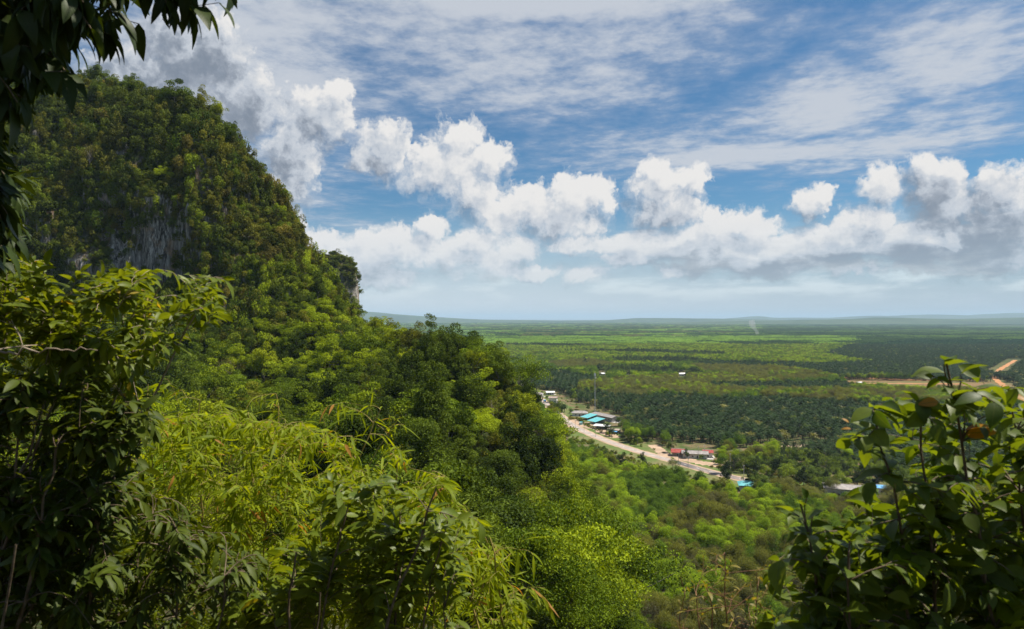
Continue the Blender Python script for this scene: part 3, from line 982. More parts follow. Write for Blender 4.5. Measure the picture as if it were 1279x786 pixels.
def frond_crown(b, rng, nfr, length, z0, leafw, tint0=0.5, mi=0, seg=7):
    """fronds of a feather palm: arched rib with two rows of leaflets"""
    for i in range(nfr):
        az = i * 2.39996 + rng.uniform(-0.2, 0.2)
        el = np.interp(i / nfr, [0, 0.25, 0.7, 1], [1.35, 0.95, 0.35, -0.35]) + rng.uniform(-0.12, 0.12)
        L = length * rng.uniform(0.85, 1.1)
        t = np.linspace(0, 1, seg + 1)
        e = el - t * rng.uniform(1.1, 1.6)
        ds = L / seg
        r = np.concatenate([[0], np.cumsum(np.cos(e[:-1]) * ds)]); z = np.concatenate([[0], np.cumsum(np.sin(e[:-1]) * ds)])
        c = np.stack([np.cos(az) * r, np.sin(az) * r, z0 + z], 1)
        sd_ = np.array([-np.sin(az), np.cos(az), 0])
        dd = nrm(np.gradient(c, axis=0)); upv = nrm(np.cross(dd, sd_) * -1)
        upv = np.where(upv[:, 2:3] < 0, -upv, upv)
        tt = np.clip(tint0 + rng.normal(0, 0.15), 0, 1)
        m = 11
        s = np.linspace(0.14, 0.99, m)
        P = np.stack([np.interp(s, t, c[:, k]) for k in range(3)], 1)
        Dv = np.stack([np.interp(s, t, dd[:, k]) for k in range(3)], 1)
        Uv = np.stack([np.interp(s, t, upv[:, k]) for k in range(3)], 1)
        ll = leafw * np.sin(np.pi * np.clip(s, 0.05, 0.98)) ** 0.6
        for sg in (-1, 1):
            ax = nrm(Dv * 0.65 + sg * sd_ * 0.9 - np.array([0, 0, 0.45]))
            leaf_quads(b, P + ax * ll[:, None] * 0.5, Uv + rng.normal(size=P.shape) * 0.15, ax, ll, np.full(m, 0.30 * L / 4.5), np.full(m, tt), mi=mi)


MAT['palm'] = foliage_mat('palm_frond', (0.016, 0.034, 0.016), (0.034, 0.078, 0.056), 0.15, 0.55, 0.15, 0.25, None, 0.55)
MAT['palm_yellow'] = foliage_mat('palm_frond_pale', (0.05, 0.062, 0.02), (0.12, 0.125, 0.045), 0.2, 0.4, 0.4, 0.2)
MAT['palm_trunk'] = worn('palm_trunk', (0.10, 0.075, 0.05), (0.19, 0.14, 0.09), 3.0, 0.95, 0.1)


def make_palm(name, key, seed, th, nfr, L, mat):
    rng = np.random.default_rng(seed)
    root = empty(name, (0, 0, -500))
    b = Buf()
    t = np.linspace(0, 1, 7)
    tube(b, np.stack([0.25 * np.sin(t * 2 + seed), 0.2 * t, -0.6 + t * (th + 0.6)], 1), 0.34 + 0.1 * (t > 0.8) - 0.05 * t, 7)
    trunk = b.build('trunk', MAT['palm_trunk'], root, True)
    b = Buf()
    frond_crown(b, rng, nfr, L, th, 1.25)
    crown = b.build('crown', mat, root)
    protos[key] = (root, [trunk, crown])


make_palm('oil_palm', ('palm', 0), 11, 5.0, 34, 4.8, MAT['palm'])
make_palm('oil_palm', ('palm', 1), 12, 6.2, 38, 5.0, MAT['palm'])
make_palm('oil_palm', ('palm', 2), 13, 4.2, 30, 4.4, MAT['palm_yellow'])

RUB = [
    ('bright', (0.060, 0.100, 0.008), (0.150, 0.195, 0.022), 0.15, (0.14, 0.15, 0.03)),
    ('green', (0.028, 0.058, 0.010), (0.085, 0.130, 0.026), 0.12, None),
    ('dull', (0.058, 0.062, 0.024), (0.115, 0.115, 0.048), 0.30, (0.095, 0.088, 0.055)),
    ('brown', (0.066, 0.070, 0.050), (0.118, 0.120, 0.088), 0.50, (0.10, 0.13, 0.05)),
]
RUB_LOOK = {'bright': 'bright yellow green rubber tree', 'green': 'mid green rubber tree', 'dull': 'thin leaved dull olive rubber tree', 'brown': 'leaf shedding brownish rubber tree'}
for i, (k, dk, lt, op, ex) in enumerate(RUB):
    mat = foliage_mat('rubber_' + k, dk, lt, 0.38, 0.6, 0.1, 0.25, ex, 1.45 if k == 'bright' else (1.25 if k == 'green' else 1.15), (1.72, 1.8, 0.75))
    for vv in range(2):
        make_tree_proto('rubber_tree', ('r' + k, vv), 300 + i * 5 + vv, 3.5, 3.4, 44 + 4 * vv, 190, 0.24, 6.4, op, mat, MAT['pale_bark'], 0.13, droop=0.35, rc=(0.3, 0.46), nl=16)
make_tree_proto('grove_tree', ('grove', 0), 400, 5.0, 5.2, 36, 240, 0.42, 5.5, 0.02, foliage_mat('grove_leaf', (0.020, 0.042, 0.010), (0.065, 0.105, 0.022), 0.25, 0.5, 0.25, 0.4), MAT['bark'], 0.25)
make_tree_proto('grove_tree', ('grove', 1), 401, 4.2, 6.2, 34, 240, 0.42, 6.0, 0.05, foliage_mat('grove_leaf_dark', (0.010, 0.022, 0.008), (0.035, 0.060, 0.018), 0.2, 0.5, 0.25, 0.3), MAT['bark'], 0.25)
make_tree_proto('grove_tree', ('grove', 2), 402, 5.4, 4.4, 36, 240, 0.42, 5.0, 0.05, foliage_mat('grove_leaf_light', (0.045, 0.085, 0.012), (0.120, 0.170, 0.026), 0.3, 0.5, 0.25, 0.3), MAT['bark'], 0.25)


def block_buf(seed, kind):
    """a far patch of plantation: many low crowns, 60 m across"""
    rng = np.random.default_rng(seed)
    b = Buf()
    step = 8.0
    for gx in np.arange(-28, 29, step):
        for gy in np.arange(-28, 29, step):
            c = np.array([gx, gy, 0]) + rng.normal(0, 1.5, 3) * np.array([1, 1, 0.5])
            n = 34
            o = nrm(rng.normal(size=(n, 3))); o[:, 2] = np.abs(o[:, 2]) - 0.1
            h = rng.uniform(8.5, 11.5)
            p = c + o * np.array([4.2, 4.2, 4.0]) + np.array([0, 0, h - 4.5])
            leaf_quads(b, p, o + rng.normal(size=(n, 3)) * 0.35 + np.array([0, 0, 0.3]), rng.normal(size=(n, 3)), rng.uniform(1.8, 3.2, n), rng.uniform(1.4, 2.2, n),
                       np.clip(rng.normal(0.5, 0.15) + rng.normal(0, 0.1, n), 0, 1))
    return b


FARK = {'fgreen': ((0.040, 0.070, 0.018), (0.085, 0.125, 0.035)), 'fbright': ((0.075, 0.115, 0.022), (0.140, 0.185, 0.042)), 'fpalm': ((0.014, 0.036, 0.024), (0.032, 0.068, 0.045)),
        'fbrown': ((0.085, 0.078, 0.040), (0.150, 0.130, 0.070)), 'fwood': ((0.022, 0.042, 0.016), (0.050, 0.080, 0.030))}
for i, (k, (dk, lt)) in enumerate(FARK.items()):
    o = block_buf(500 + i, k).build('far_grove', foliage_mat('far_' + k, dk, lt, 0.3, 0.7, 0.05, 0.3, None, {'fbright': 1.5, 'fgreen': 1.2, 'fpalm': 0.8}.get(k, 1.0), (1.5, 1.8, 1.05)))
    o.location = (0, 0, -500)
    protos[(k, 0)] = (o, [])


# ------------------------------------------------------------------ scattering
def stuff_object(name, label, cat, pts, rots, scls, idx, keys, with_trunk=False):
    """one object of many plants (geometry nodes), for what is past the 300 individuals"""
    me = bpy.data.meshes.new(name)
    n = len(pts)
    me.vertices.add(n); me.vertices.foreach_set('co', np.asarray(pts, np.float32).reshape(-1))
    for nm, ty, dat, fld in (('rot', 'FLOAT', rots, 'value'), ('scl', 'FLOAT_VECTOR', scls, 'vector'), ('idx', 'INT', idx, 'value')):
        a = me.attributes.new(nm, ty, 'POINT')
        a.data.foreach_set(fld, np.asarray(dat, np.int32 if ty == 'INT' else np.float32).reshape(-1))
    o = bpy.data.objects.new(name, me)
    COL.objects.link(o)
    ng = bpy.data.node_groups.new(name, 'GeometryNodeTree')
    ng.interface.new_socket('Geometry', in_out='INPUT', socket_type='NodeSocketGeometry')
    ng.interface.new_socket('Geometry', in_out='OUTPUT', socket_type='NodeSocketGeometry')
    gi = ng.nodes.new('NodeGroupInput'); go = ng.nodes.new('NodeGroupOutput')
    join = ng.nodes.new('GeometryNodeJoinGeometry')
    ng.links.new(join.outputs[0], go.inputs[0])

    def attr(nm, ty):
        a = ng.nodes.new('GeometryNodeInputNamedAttribute')
        a.data_type = ty
        a.inputs[0].default_value = nm
        return a.outputs[0]
    rot = attr('rot', 'FLOAT'); scl = attr('scl', 'FLOAT_VECTOR'); ix = attr('idx', 'INT')
    cx = ng.nodes.new('ShaderNodeCombineXYZ'); ng.links.new(rot, cx.inputs[2])
    used = sorted(set(int(i) for i in idx))
    for k in used:
        root, kids = protos[keys[k]]
        src = kids if (with_trunk and kids) else ([kids[-1]] if kids else [root])
        cmp_ = ng.nodes.new('FunctionNodeCompare')
        cmp_.data_type = 'INT'; cmp_.operation = 'EQUAL'
        ng.links.new(ix, cmp_.inputs[2]); cmp_.inputs[3].default_value = k
        for s in src:
            oi = ng.nodes.new('GeometryNodeObjectInfo')
            oi.transform_space = 'ORIGINAL'
            oi.inputs[0].default_value = s
            oi.inputs['As Instance'].default_value = True
            iop = ng.nodes.new('GeometryNodeInstanceOnPoints')
            ng.links.new(gi.outputs[0], iop.inputs['Points'])
            ng.links.new(cmp_.outputs[0], iop.inputs['Selection'])
            ng.links.new(oi.outputs['Geometry'], iop.inputs['Instance'])
            ng.links.new(cx.outputs[0], iop.inputs['Rotation'])
            ng.links.new(scl, iop.inputs['Scale'])
            ng.links.new(iop.outputs[0], join.inputs[0])
    md = o.modifiers.new('scatter', 'NODES'); md.node_group = ng
    tag(o, label, cat, kind='stuff')
    return o


used_proto = set()


def place_individual(key, loc, rz, scl, label, group, cat):
    """the first of a kind is the built tree itself, the rest are copies of it and its parts"""
    root, kids = protos[key]
    if key not in used_proto:
        used_proto.add(key)
        o = root
        o.location = loc; o.rotation_euler = (0, 0, rz); o.scale = scl
    else:
        o = copy_thing(root, loc, rz, scl, kids)
    tag(o, label, cat, group)
    return o


# how far each column of the photo can be seen over the hill
CANH = np.where(HYY > 296, 3.0, 7.0) * (HYY > 84)
hp_el = (HZZ + CANH * 0.6) / HYD
run = np.maximum.accumulate(hp_el, axis=0)
run = np.vstack([np.full((1, run.shape[1]), -9.0), run[:-1]])


def hidden_by_hill(px, Y, z):
    j = int(np.clip(np.searchsorted(HP, px), 0, len(HP) - 1))
    i = int(np.clip(np.searchsorted(HY, Y) - 2, 0, len(HY) - 1))
    return z / Y < run[i, j] - 0.004


FRONT = [[(0, 0), (160, 0), (130, 80), (90, 120), (40, 180), (30, 320), (200, 335), (280, 350), (270, 400), (190, 450), (200, 520), (300, 505), (400, 525), (560, 590), (640, 680), (680, 786), (0, 786)],
         [(1090, 510), (1185, 445), (1279, 480), (1279, 786), (960, 786), (975, 640), (1060, 640)]]


def behind_front(px, py):
    return in_poly(px, py, FRONT[0]) | in_poly(px, py, FRONT[1])


rng = np.random.default_rng(5)
# --- hill vegetation: points by surface area
V0 = np.stack([HX, HYD, HZZ], -1)
cA = np.cross(V0[1:, 1:] - V0[:-1, :-1], V0[1:, :-1] - V0[:-1, 1:]) * 0.5
area = np.linalg.norm(cA, axis=-1)
cn = nrm(cA); cn = np.where(cn[..., 2:3] < 0, -cn, cn)
cpx = (HPP[1:, 1:] + HPP[:-1, :-1]) / 2; cY = (HYY[1:, 1:] + HYY[:-1, :-1]) / 2
cZ = (HZZ[1:, 1:] + HZZ[:-1, :-1]) / 2
cpy = HZ - FOC * cZ / cY
el_here = cZ / cY
ahead = run[1:, 1:]
visible = (el_here + np.where(cY < 296, 6.0, 0.0) / cY > ahead - 0.03) & (cpx > -160) & (cpx < 1450) & (cZ > -97) & (cY > 80)
backside = (cpx > -300) & (cpx < 700) & (cY > 200) & ~visible & (el_here > ahead - 0.16)


def sample_cells(mask, n, seed):
    r = np.random.default_rng(seed)
    w = (area * mask).ravel(); w = w / w.sum()
    k = r.choice(len(w), n, p=w)
    i, j = np.unravel_index(k, area.shape)
    u, v = r.random((n, 1)), r.random((n, 1))
    p = V0[i, j] * (1 - u) * (1 - v) + V0[i + 1, j] * u * (1 - v) + V0[i, j + 1] * (1 - u) * v + V0[i + 1, j + 1] * u * v
    return p, cn[i, j], cpx[i, j], cpy[i, j], cY[i, j]


def thin_out(p, rad, order):
    """drop points that crowd a kept one"""
    cell = 4.0
    grid = {}
    keep = []
    for k in order:
        g = tuple(np.floor(p[k] / cell).astype(int))
        ok = True
        m = 1 if rad[k] < 4 else 2
        for a in range(-m, m + 1):
            for b_ in range(-m, m + 1):
                for c in range(-m, m + 1):
                    for q in grid.get((g[0] + a, g[1] + b_, g[2] + c), ()):
                        d = p[k] - p[q]
                        if d[0] * d[0] + d[1] * d[1] + d[2] * d[2] < (rad[k] + rad[q]) ** 2 * 0.25:
                            ok = False; break
                    if not ok: break
                if not ok: break
            if not ok: break
        if ok:
            grid.setdefault(g, []).append(k)
            keep.append(k)
    return np.array(keep)


# trees of the slopes
tree_mask = (visible | backside) & ((cY < 300) | (cn[..., 2] > 0.62) | (cpx > 400))
p, nn, px_, py_, Y_ = sample_cells(tree_mask, 9000, 21)
sc = np.clip(rng.lognormal(-0.18, 0.42, len(p)), 0.4, 1.9)
sc = np.where(Y_ > 298, sc * rng.choice([0.5, 0.7, 0.92], len(p), p=[.4, .4, .2]), sc)
sc = np.where((px_ > 690) & (Y_ > 150), sc * 0.85, sc)
sc = np.where(Y_ < 150, sc * 1.15, sc)
sc = np.where((px_ > 770) & (Y_ < 200), np.minimum(sc, 0.75), sc)
rad = 4.3 * sc * 1.0
rad = np.where(in_poly(px_, py_ - 0, ROCK) | in_poly(px_, HZ - FOC * (p[:, 2] + 4) / p[:, 1], ROCK), 99.0, rad)
good = np.where(rad < 50)[0]
keep = thin_out(p, rad, good[np.argsort((-sc * rng.uniform(0.7, 1.3, len(p)))[good])])
p, px_, py_, Y_, sc = p[keep], px_[keep], py_[keep], Y_[keep], sc[keep]
JK = [j[0] for j in JUNGLE]
zone = np.array([mnoise.fractal((a[0] / 22, a[1] / 22, 4.0), 1.0, 2.0, 3) for a in p])
pick = np.empty(len(p), int)
for i in range(len(p)):
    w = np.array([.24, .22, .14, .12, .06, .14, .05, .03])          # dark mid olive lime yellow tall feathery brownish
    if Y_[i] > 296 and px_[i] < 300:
        w = np.array([.48, .16, .18, .02, .02, .10, .0, .04])  # darker kinds weighted in to stand for a cloud shadow on the summit
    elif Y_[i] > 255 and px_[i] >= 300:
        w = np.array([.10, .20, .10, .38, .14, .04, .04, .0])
    elif px_[i] > 635 and Y_[i] < 170:
        w = np.array([.02, .18, .06, .30, .08, .0, .24, .12])
    elif px_[i] > 690:
        w = np.array([.0, .20, .10, .34, .12, .0, .16, .08])
    elif px_[i] > 640:
        w = np.array([.08, .30, .08, .26, .06, .04, .12, .06])
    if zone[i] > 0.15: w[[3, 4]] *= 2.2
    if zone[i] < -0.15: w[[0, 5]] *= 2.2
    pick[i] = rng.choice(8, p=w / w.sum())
rot = rng.uniform(0, 6.283, len(p))
sz = sc * rng.uniform(0.85, 1.25, len(p))
scl = np.stack([sc, sc, sz], 1)
var = np.where(p[:, 1] < 165, 2, rng.integers(0, 2, len(p)))
ppy = HZ - FOC * (p[:, 2] + 6 * sc) / p[:, 1]
ppx = CX + FOC * p[:, 0] / p[:, 1]
hid = np.array([hidden_by_hill(a, b_, c + 7 * s_) for a, b_, c, s_ in zip(ppx, Y_, p[:, 2], sc)])
inframe = (ppx > -20) & (ppx < 1300) & (ppy < 830)
show = sc * 4.5 / p[:, 1] * (inframe & ~hid & ~behind_front(ppx, ppy))
order = np.argsort(-show)
sing = order[:298]; sing = sing[show[sing] > 0]
rest = np.setdiff1d(np.arange(len(p)), sing)


def where_on_hill(px, Y, py):
    if Y > 296:
        if px < 300: return 'on the shade toned summit slope of the tall cliff hill'
        if px < 390: return 'on the steep right shoulder of the cliff hill'
        return 'at the foot of the cliff hill by its right edge'
    if py < 445: return 'on the crest of the low ridge'
    if px < 480: return 'in the hollow under the cliff, beyond the bamboo'
    if px < 600: return 'on the near face of the low ridge' if Y > 165 else 'in the valley just beyond the bamboo'
    if px < 690: return 'on the right end of the low ridge' if Y > 165 else 'in the valley below the ridge end'
    if Y > 130: return 'on the lower slope beside the rubber trees'
    return 'on the nearest slope, below the bottom middle of the view'


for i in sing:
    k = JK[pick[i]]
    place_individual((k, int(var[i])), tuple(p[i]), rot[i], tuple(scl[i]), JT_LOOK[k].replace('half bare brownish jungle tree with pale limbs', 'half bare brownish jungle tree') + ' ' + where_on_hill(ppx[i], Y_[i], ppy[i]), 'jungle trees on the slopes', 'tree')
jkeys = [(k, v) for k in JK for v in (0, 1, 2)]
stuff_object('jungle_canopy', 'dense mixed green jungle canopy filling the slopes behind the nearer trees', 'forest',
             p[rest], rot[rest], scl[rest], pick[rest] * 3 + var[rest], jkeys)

ug, _, upx, upy, uY = sample_cells(visible & (cY < 330) & (cn[..., 2] > 0.45), 9000, 23)
us = np.clip(rng.lognormal(0.6, 0.3, len(ug)), 1.0, 3.2)
stuff_object('undergrowth', 'low shrubs under and between the trees of the slopes', 'undergrowth', ug, rng.uniform(0, 6.28, len(ug)), np.stack([us, us, us], 1), rng.choice([0, 1, 4, 5, 2, 6], len(ug)), [('b' + kk, v) for kk in ('green', 'olive', 'dark', 'lime') for v in (0, 1)])

# shrubs of the wall and the steep flank
wall_mask = visible & (cY > 292) & (cpx < 470)
p, nn, px_, py_, Y_ = sample_cells(wall_mask, 15000, 22)
inrock = in_poly(px_, py_, ROCK)
nz = np.array([mnoise.fractal((a[0] / 9, a[2] / 14, 1.0), 1.0, 2.0, 3) for a in p])
dens = np.where(inrock, np.where(nz > 0.36, 0.5, 0.012), np.where((nn[:, 2] < 0.45) & (nz < -0.30) & (px_ < 345) & (px_ > 120) & (py_ > 165), 0.10, 1.0))
k = rng.random(len(p)) < dens
p, nn, px_, py_, Y_ = p[k], nn[k], px_[k], py_[k], Y_[k]
sc = np.clip(rng.lognormal(0.45, 0.48, len(p)), 0.7, 4.2)
sc = np.where(in_poly(px_, py_, ROCK), sc * 0.6, sc)
keep = thin_out(p, sc * 0.92, np.argsort(-sc * rng.uniform(0.7, 1.3, len(p))))
p, nn, px_, py_, Y_, sc = p[keep], nn[keep], px_[keep], py_[keep], Y_[keep], sc[keep]
BK = [q[0] for q in BUSH]
zone = np.array([mnoise.fractal((a[0] / 15, a[2] / 20, 8.0), 1.0, 2.0, 3) for a in p])
pick = np.empty(len(p), int)
for i in range(len(p)):
    w = np.array([.24, .16, .46, .02, .08, .04])  # dark shrubs favoured here in place of a cloud's shade
    if px_[i] > 230 and py_[i] > 170: w = np.array([.14, .36, .14, .06, .16, .14])
    if px_[i] > 320 and py_[i] > 330: w = np.array([.34, .10, .06, .38, .10, .02])
    if px_[i] < 230 and py_[i] > 340: w = np.array([.2, .05, .45, .02, .28, .0])  # dark shrubs weighted in to give shade below the rock
    if zone[i] > 0.12: w[[3, 1]] *= 2.0
    if zone[i] < -0.12: w[[2]] *= 2.2
    pick[i] = rng.choice(6, p=w / w.sum())
p = p + nn * (sc * 0.25)[:, None]
rot = rng.uniform(0, 6.283, len(p)); var = rng.integers(0, 2, len(p))
scl = np.stack([sc, sc, sc * np.where(nn[:, 2] < 0.6, rng.uniform(0.9, 2.0, len(p)), rng.uniform(0.85, 1.3, len(p)))], 1)
ppx = CX + FOC * p[:, 0] / p[:, 1]; ppy = HZ - FOC * p[:, 2] / p[:, 1]
hid = np.array([hidden_by_hill(a, b_, c + 1.5 * s_) for a, b_, c, s_ in zip(ppx, Y_, p[:, 2], sc)])
show = sc / p[:, 1] * ((ppx > 0) & (ppx < 1279) & ~hid & ~behind_front(ppx, ppy))
order = np.argsort(-show)
sing = order[:298]; sing = sing[show[sing] > 0]
rest = np.setdiff1d(np.arange(len(p)), sing)


def where_on_wall(px, py):
    if py < 190: return 'near the top of the tall cliff hill'
    if px < 240: return 'beside the bare rock wall' if py < 360 else 'at the dark foot of the rock wall'
    if px < 330: return 'clinging to the cliff right of the bare rock' if py < 360 else 'at the foot of the cliff right of the bare rock'
    return 'on the right flank of the cliff hill' if py < 340 else 'low on the right flank above the ridge'


for i in sing:
    k = BK[pick[i]]
    place_individual(('b' + k, int(var[i])), tuple(p[i]), rot[i], tuple(scl[i]), BUSH_LOOK[k] + ' ' + where_on_wall(ppx[i], ppy[i]), 'shrubs on the cliff', 'shrub')
stuff_object('cliff_shrubbery', 'shrubs and creepers covering the limestone cliff', 'shrubbery', p[rest], rot[rest], scl[rest], pick[rest] * 2 + var[rest], [('b' + k, v) for k in BK for v in (0, 1)])

# shrubs on the far hill
fV = np.stack([FX, FYY, FZ], -1)
r_ = np.random.default_rng(31)
i = r_.integers(0, fV.shape[0] - 1, 2600); j = r_.integers(0, fV.shape[1] - 1, 2600)
q = fV[i, j] + r_.normal(0, 1.0, (2600, 3))
fpx = CX + FOC * q[:, 0] / q[:, 1]
k = (q[:, 2] > -60) & (q[:, 1] < 720) & ~((fpx > 444.5) & (q[:, 2] < 46) & (q[:, 2] > 10) & (r_.random(2600) < 0.75))
q = q[k]
s_ = np.clip(r_.lognormal(0.95, 0.25, len(q)), 1.6, 4.0)
stuff_object('hill_scrub', 'dark scrub covering the second limestone hill', 'shrubbery', q, r_.uniform(0, 6.28, len(q)), np.stack([s_] * 3, 1), r_.choice([0, 1, 4, 5, 2], len(q)), [('b' + kk, v) for kk in BK for v in (0, 1)])


# ------------------------------------------------------------------ the plain: roads, village, plantations
def gpt(px, py, z=PLAIN):
    """point at height z that the photo shows at (px, py)"""
    Y = -z * FOC / (py - HZ)
    return np.array([(px - CX) / FOC * Y, Y, z])


def smooth_line(pts, n=60):
    p = np.array(pts, float)
    for _ in range(3):
        q = np.empty((2 * len(p), p.shape[1]))
        q[0] = p[0]; q[-1] = p[-1]
        q[1:-1:2] = 0.75 * p[:-1] + 0.25 * p[1:]
        q[2:-1:2] = 0.25 * p[:-1] + 0.75 * p[1:]
        p = q
    return p


def ribbon(name, pts, width, z, mat, label, cat, ragged=0.0, seed=0):
    p = smooth_line(pts)[:, :2]
    d = nrm(np.gradient(p, axis=0)); nn_ = np.stack([-d[:, 1], d[:, 0]], 1)
    r = np.random.default_rng(seed)
    w1 = width / 2 * (1 + ragged * r.normal(size=len(p))); w2 = width / 2 * (1 + ragged * r.normal(size=len(p)))
    v = np.stack([p + nn_ * w1[:, None], p, p - nn_ * w2[:, None]], 1)
    v = np.concatenate([v, np.full(v.shape[:2] + (1,), z)], -1)
    b = Buf(); b.add(v.reshape(-1, 3), grid_faces(len(p), 3))
    return tag(b.build(name, mat), kind='structure', label=label, cat=cat)


MAT['asphalt'] = worn('asphalt', (0.085, 0.082, 0.085), (0.30, 0.245, 0.215), 0.05, 0.9, 0.2, stretch=(1, 0.35, 1))
MAT['pale_asphalt'] = worn('pale_asphalt', (0.30, 0.255, 0.225), (0.40, 0.33, 0.28), 0.12, 0.9, 0.2)
MAT['dirt'] = worn('dirt', (0.42, 0.30, 0.21), (0.30, 0.22, 0.15), 0.08, 0.95, 0.1)
MAT['orange_dirt'] = worn('orange_dirt', (0.44, 0.21, 0.09), (0.30, 0.17, 0.085), 0.02, 0.95, 0.1)
MAT['cleared'] = worn('cleared', (0.19, 0.115, 0.055), (0.10, 0.11, 0.035), 0.02, 0.95, 0.1, stretch=(0.3, 1, 1))
MAT['verge'] = worn('verge', (0.085, 0.13, 0.03), (0.17, 0.15, 0.07), 0.05, 0.95, 0.1)

ROADPX = [(640, 480), (656, 488), (671, 496), (683, 505), (700, 520), (720, 535), (750, 548), (775, 557), (800, 565), (830, 573), (870, 585), (905, 594), (940, 602), (990, 614), (1060, 634), (1180, 680)]
ROADW = [gpt(*q) for q in ROADPX]
ribbon('verge', ROADW, 46, PLAIN + 0.04, MAT['verge'], 'grassy strip on both sides of the road', 'verge', 0.12, 1)
ribbon('road_shoulder', ROADW, 11.5, PLAIN + 0.08, MAT['dirt'], 'sandy shoulders of the road', 'shoulder', 0.06, 2)
ribbon('road', ROADW, 7.0, PLAIN + 0.12, MAT['pale_asphalt'], 'sun bleached two lane road', 'road')
ribbon('road_surface', [gpt(*q) for q in [(838, 575.5), (855, 580.5), (872, 585.5), (890, 590.5), (905, 594), (930, 599.6)]], 7.1, PLAIN + 0.16, MAT['asphalt'], 'darker new asphalt on the near stretch of the road', 'road')
lp = smooth_line(ROADW)[:, :2]
seglen = np.concatenate([[0], np.cumsum(np.linalg.norm(np.diff(lp, axis=0), axis=1))])
b = Buf()
for s0 in np.arange(0, seglen[-1] - 4, 12.0):
    a = np.array([np.interp(s0, seglen, lp[:, k]) for k in (0, 1)]); c = np.array([np.interp(s0 + 3, seglen, lp[:, k]) for k in (0, 1)])
    d = nrm(c - a); n_ = np.array([-d[1], d[0]]) * 0.1
    b.add([[*(a - n_), PLAIN + 0.2], [*(a + n_), PLAIN + 0.2], [*(c + n_), PLAIN + 0.2], [*(c - n_), PLAIN + 0.2]], [[0, 1, 2, 3]])
tag(b.build('road_marking', MAT['white_paint']), kind='structure', label='dashed white centre line of the road', cat='marking')
ribbon('path', [gpt(*q) for q in [(697, 534.5), (706, 533.8), (718, 533.6)]], 7, PLAIN + 0.10, MAT['dirt'], 'short sandy turning on the left of the road', 'track', 0.1, 4)
ribbon('path', [gpt(*q) for q in [(832, 573), (828, 566), (822, 561), (815, 556)]], 9, PLAIN + 0.10, MAT['dirt'], 'orange track into the palms by the round tree', 'track', 0.15, 5)
ribbon('path', [gpt(*q) for q in [(1012, 556), (985, 558), (962, 560), (940, 566), (915, 576), (890, 583)]], 8, PLAIN + 0.10, MAT['dirt'], 'pale track running behind the roadside trees', 'track', 0.1, 6)
ribbon('yard', [gpt(*q) for q in [(742, 533), (755, 541), (772, 547)]], 11, PLAIN + 0.06, MAT['dirt'], 'sandy yard in front of the open shops', 'yard', 0.2, 7)
ribbon('yard', [gpt(*q) for q in [(836, 567), (848, 572), (868, 577), (890, 580)]], 11, PLAIN + 0.06, MAT['dirt'], 'sandy forecourt of the red roofed house', 'yard', 0.2, 8)
ribbon('yard', [gpt(*q) for q in [(712, 524), (726, 528), (742, 535)]], 16, PLAIN + 0.05, MAT['dirt'], 'bare ground before the turquoise awning', 'yard', 0.35, 9)
ribbon('orange_road', [gpt(*q) for q in [(1272, 496), (1262, 488), (1252, 481), (1243, 474), (1241, 468), (1250, 461), (1260, 455), (1268, 450)]], 9, PLAIN + 0.3, MAT['orange_dirt'], 'wide orange earth road cutting through the far palms', 'road', 0.18, 10)
ribbon('orange_road', [gpt(*q) for q in [(1241, 470), (1228, 473), (1210, 475)]], 6, PLAIN + 0.34, MAT['orange_dirt'], 'short orange earth spur off the far road', 'road', 0.18, 11)
ribbon('field', [gpt(*q) for q in [(1045, 475), (1140, 478.5), (1260, 480)]], 150, PLAIN + 0.15, MAT['cleared'], 'cleared brown field among the plantations', 'field', 0.10, 12)
ribbon('bare_soil', [gpt(*q) for q in [(1052, 472), (1085, 472.4), (1125, 474.4), (1160, 475.6)]], 18, PLAIN + 0.3, MAT['orange_dirt'], 'orange bare soil along the back of the cleared field', 'soil', 0.35, 13)
ribbon('bare_soil', [gpt(*q) for q in [(1072, 479.6), (1120, 479.2), (1160, 479.4), (1200, 480)]], 10, PLAIN + 0.3, MAT['orange_dirt'], 'thin orange track across the cleared field', 'soil', 0.3, 14)

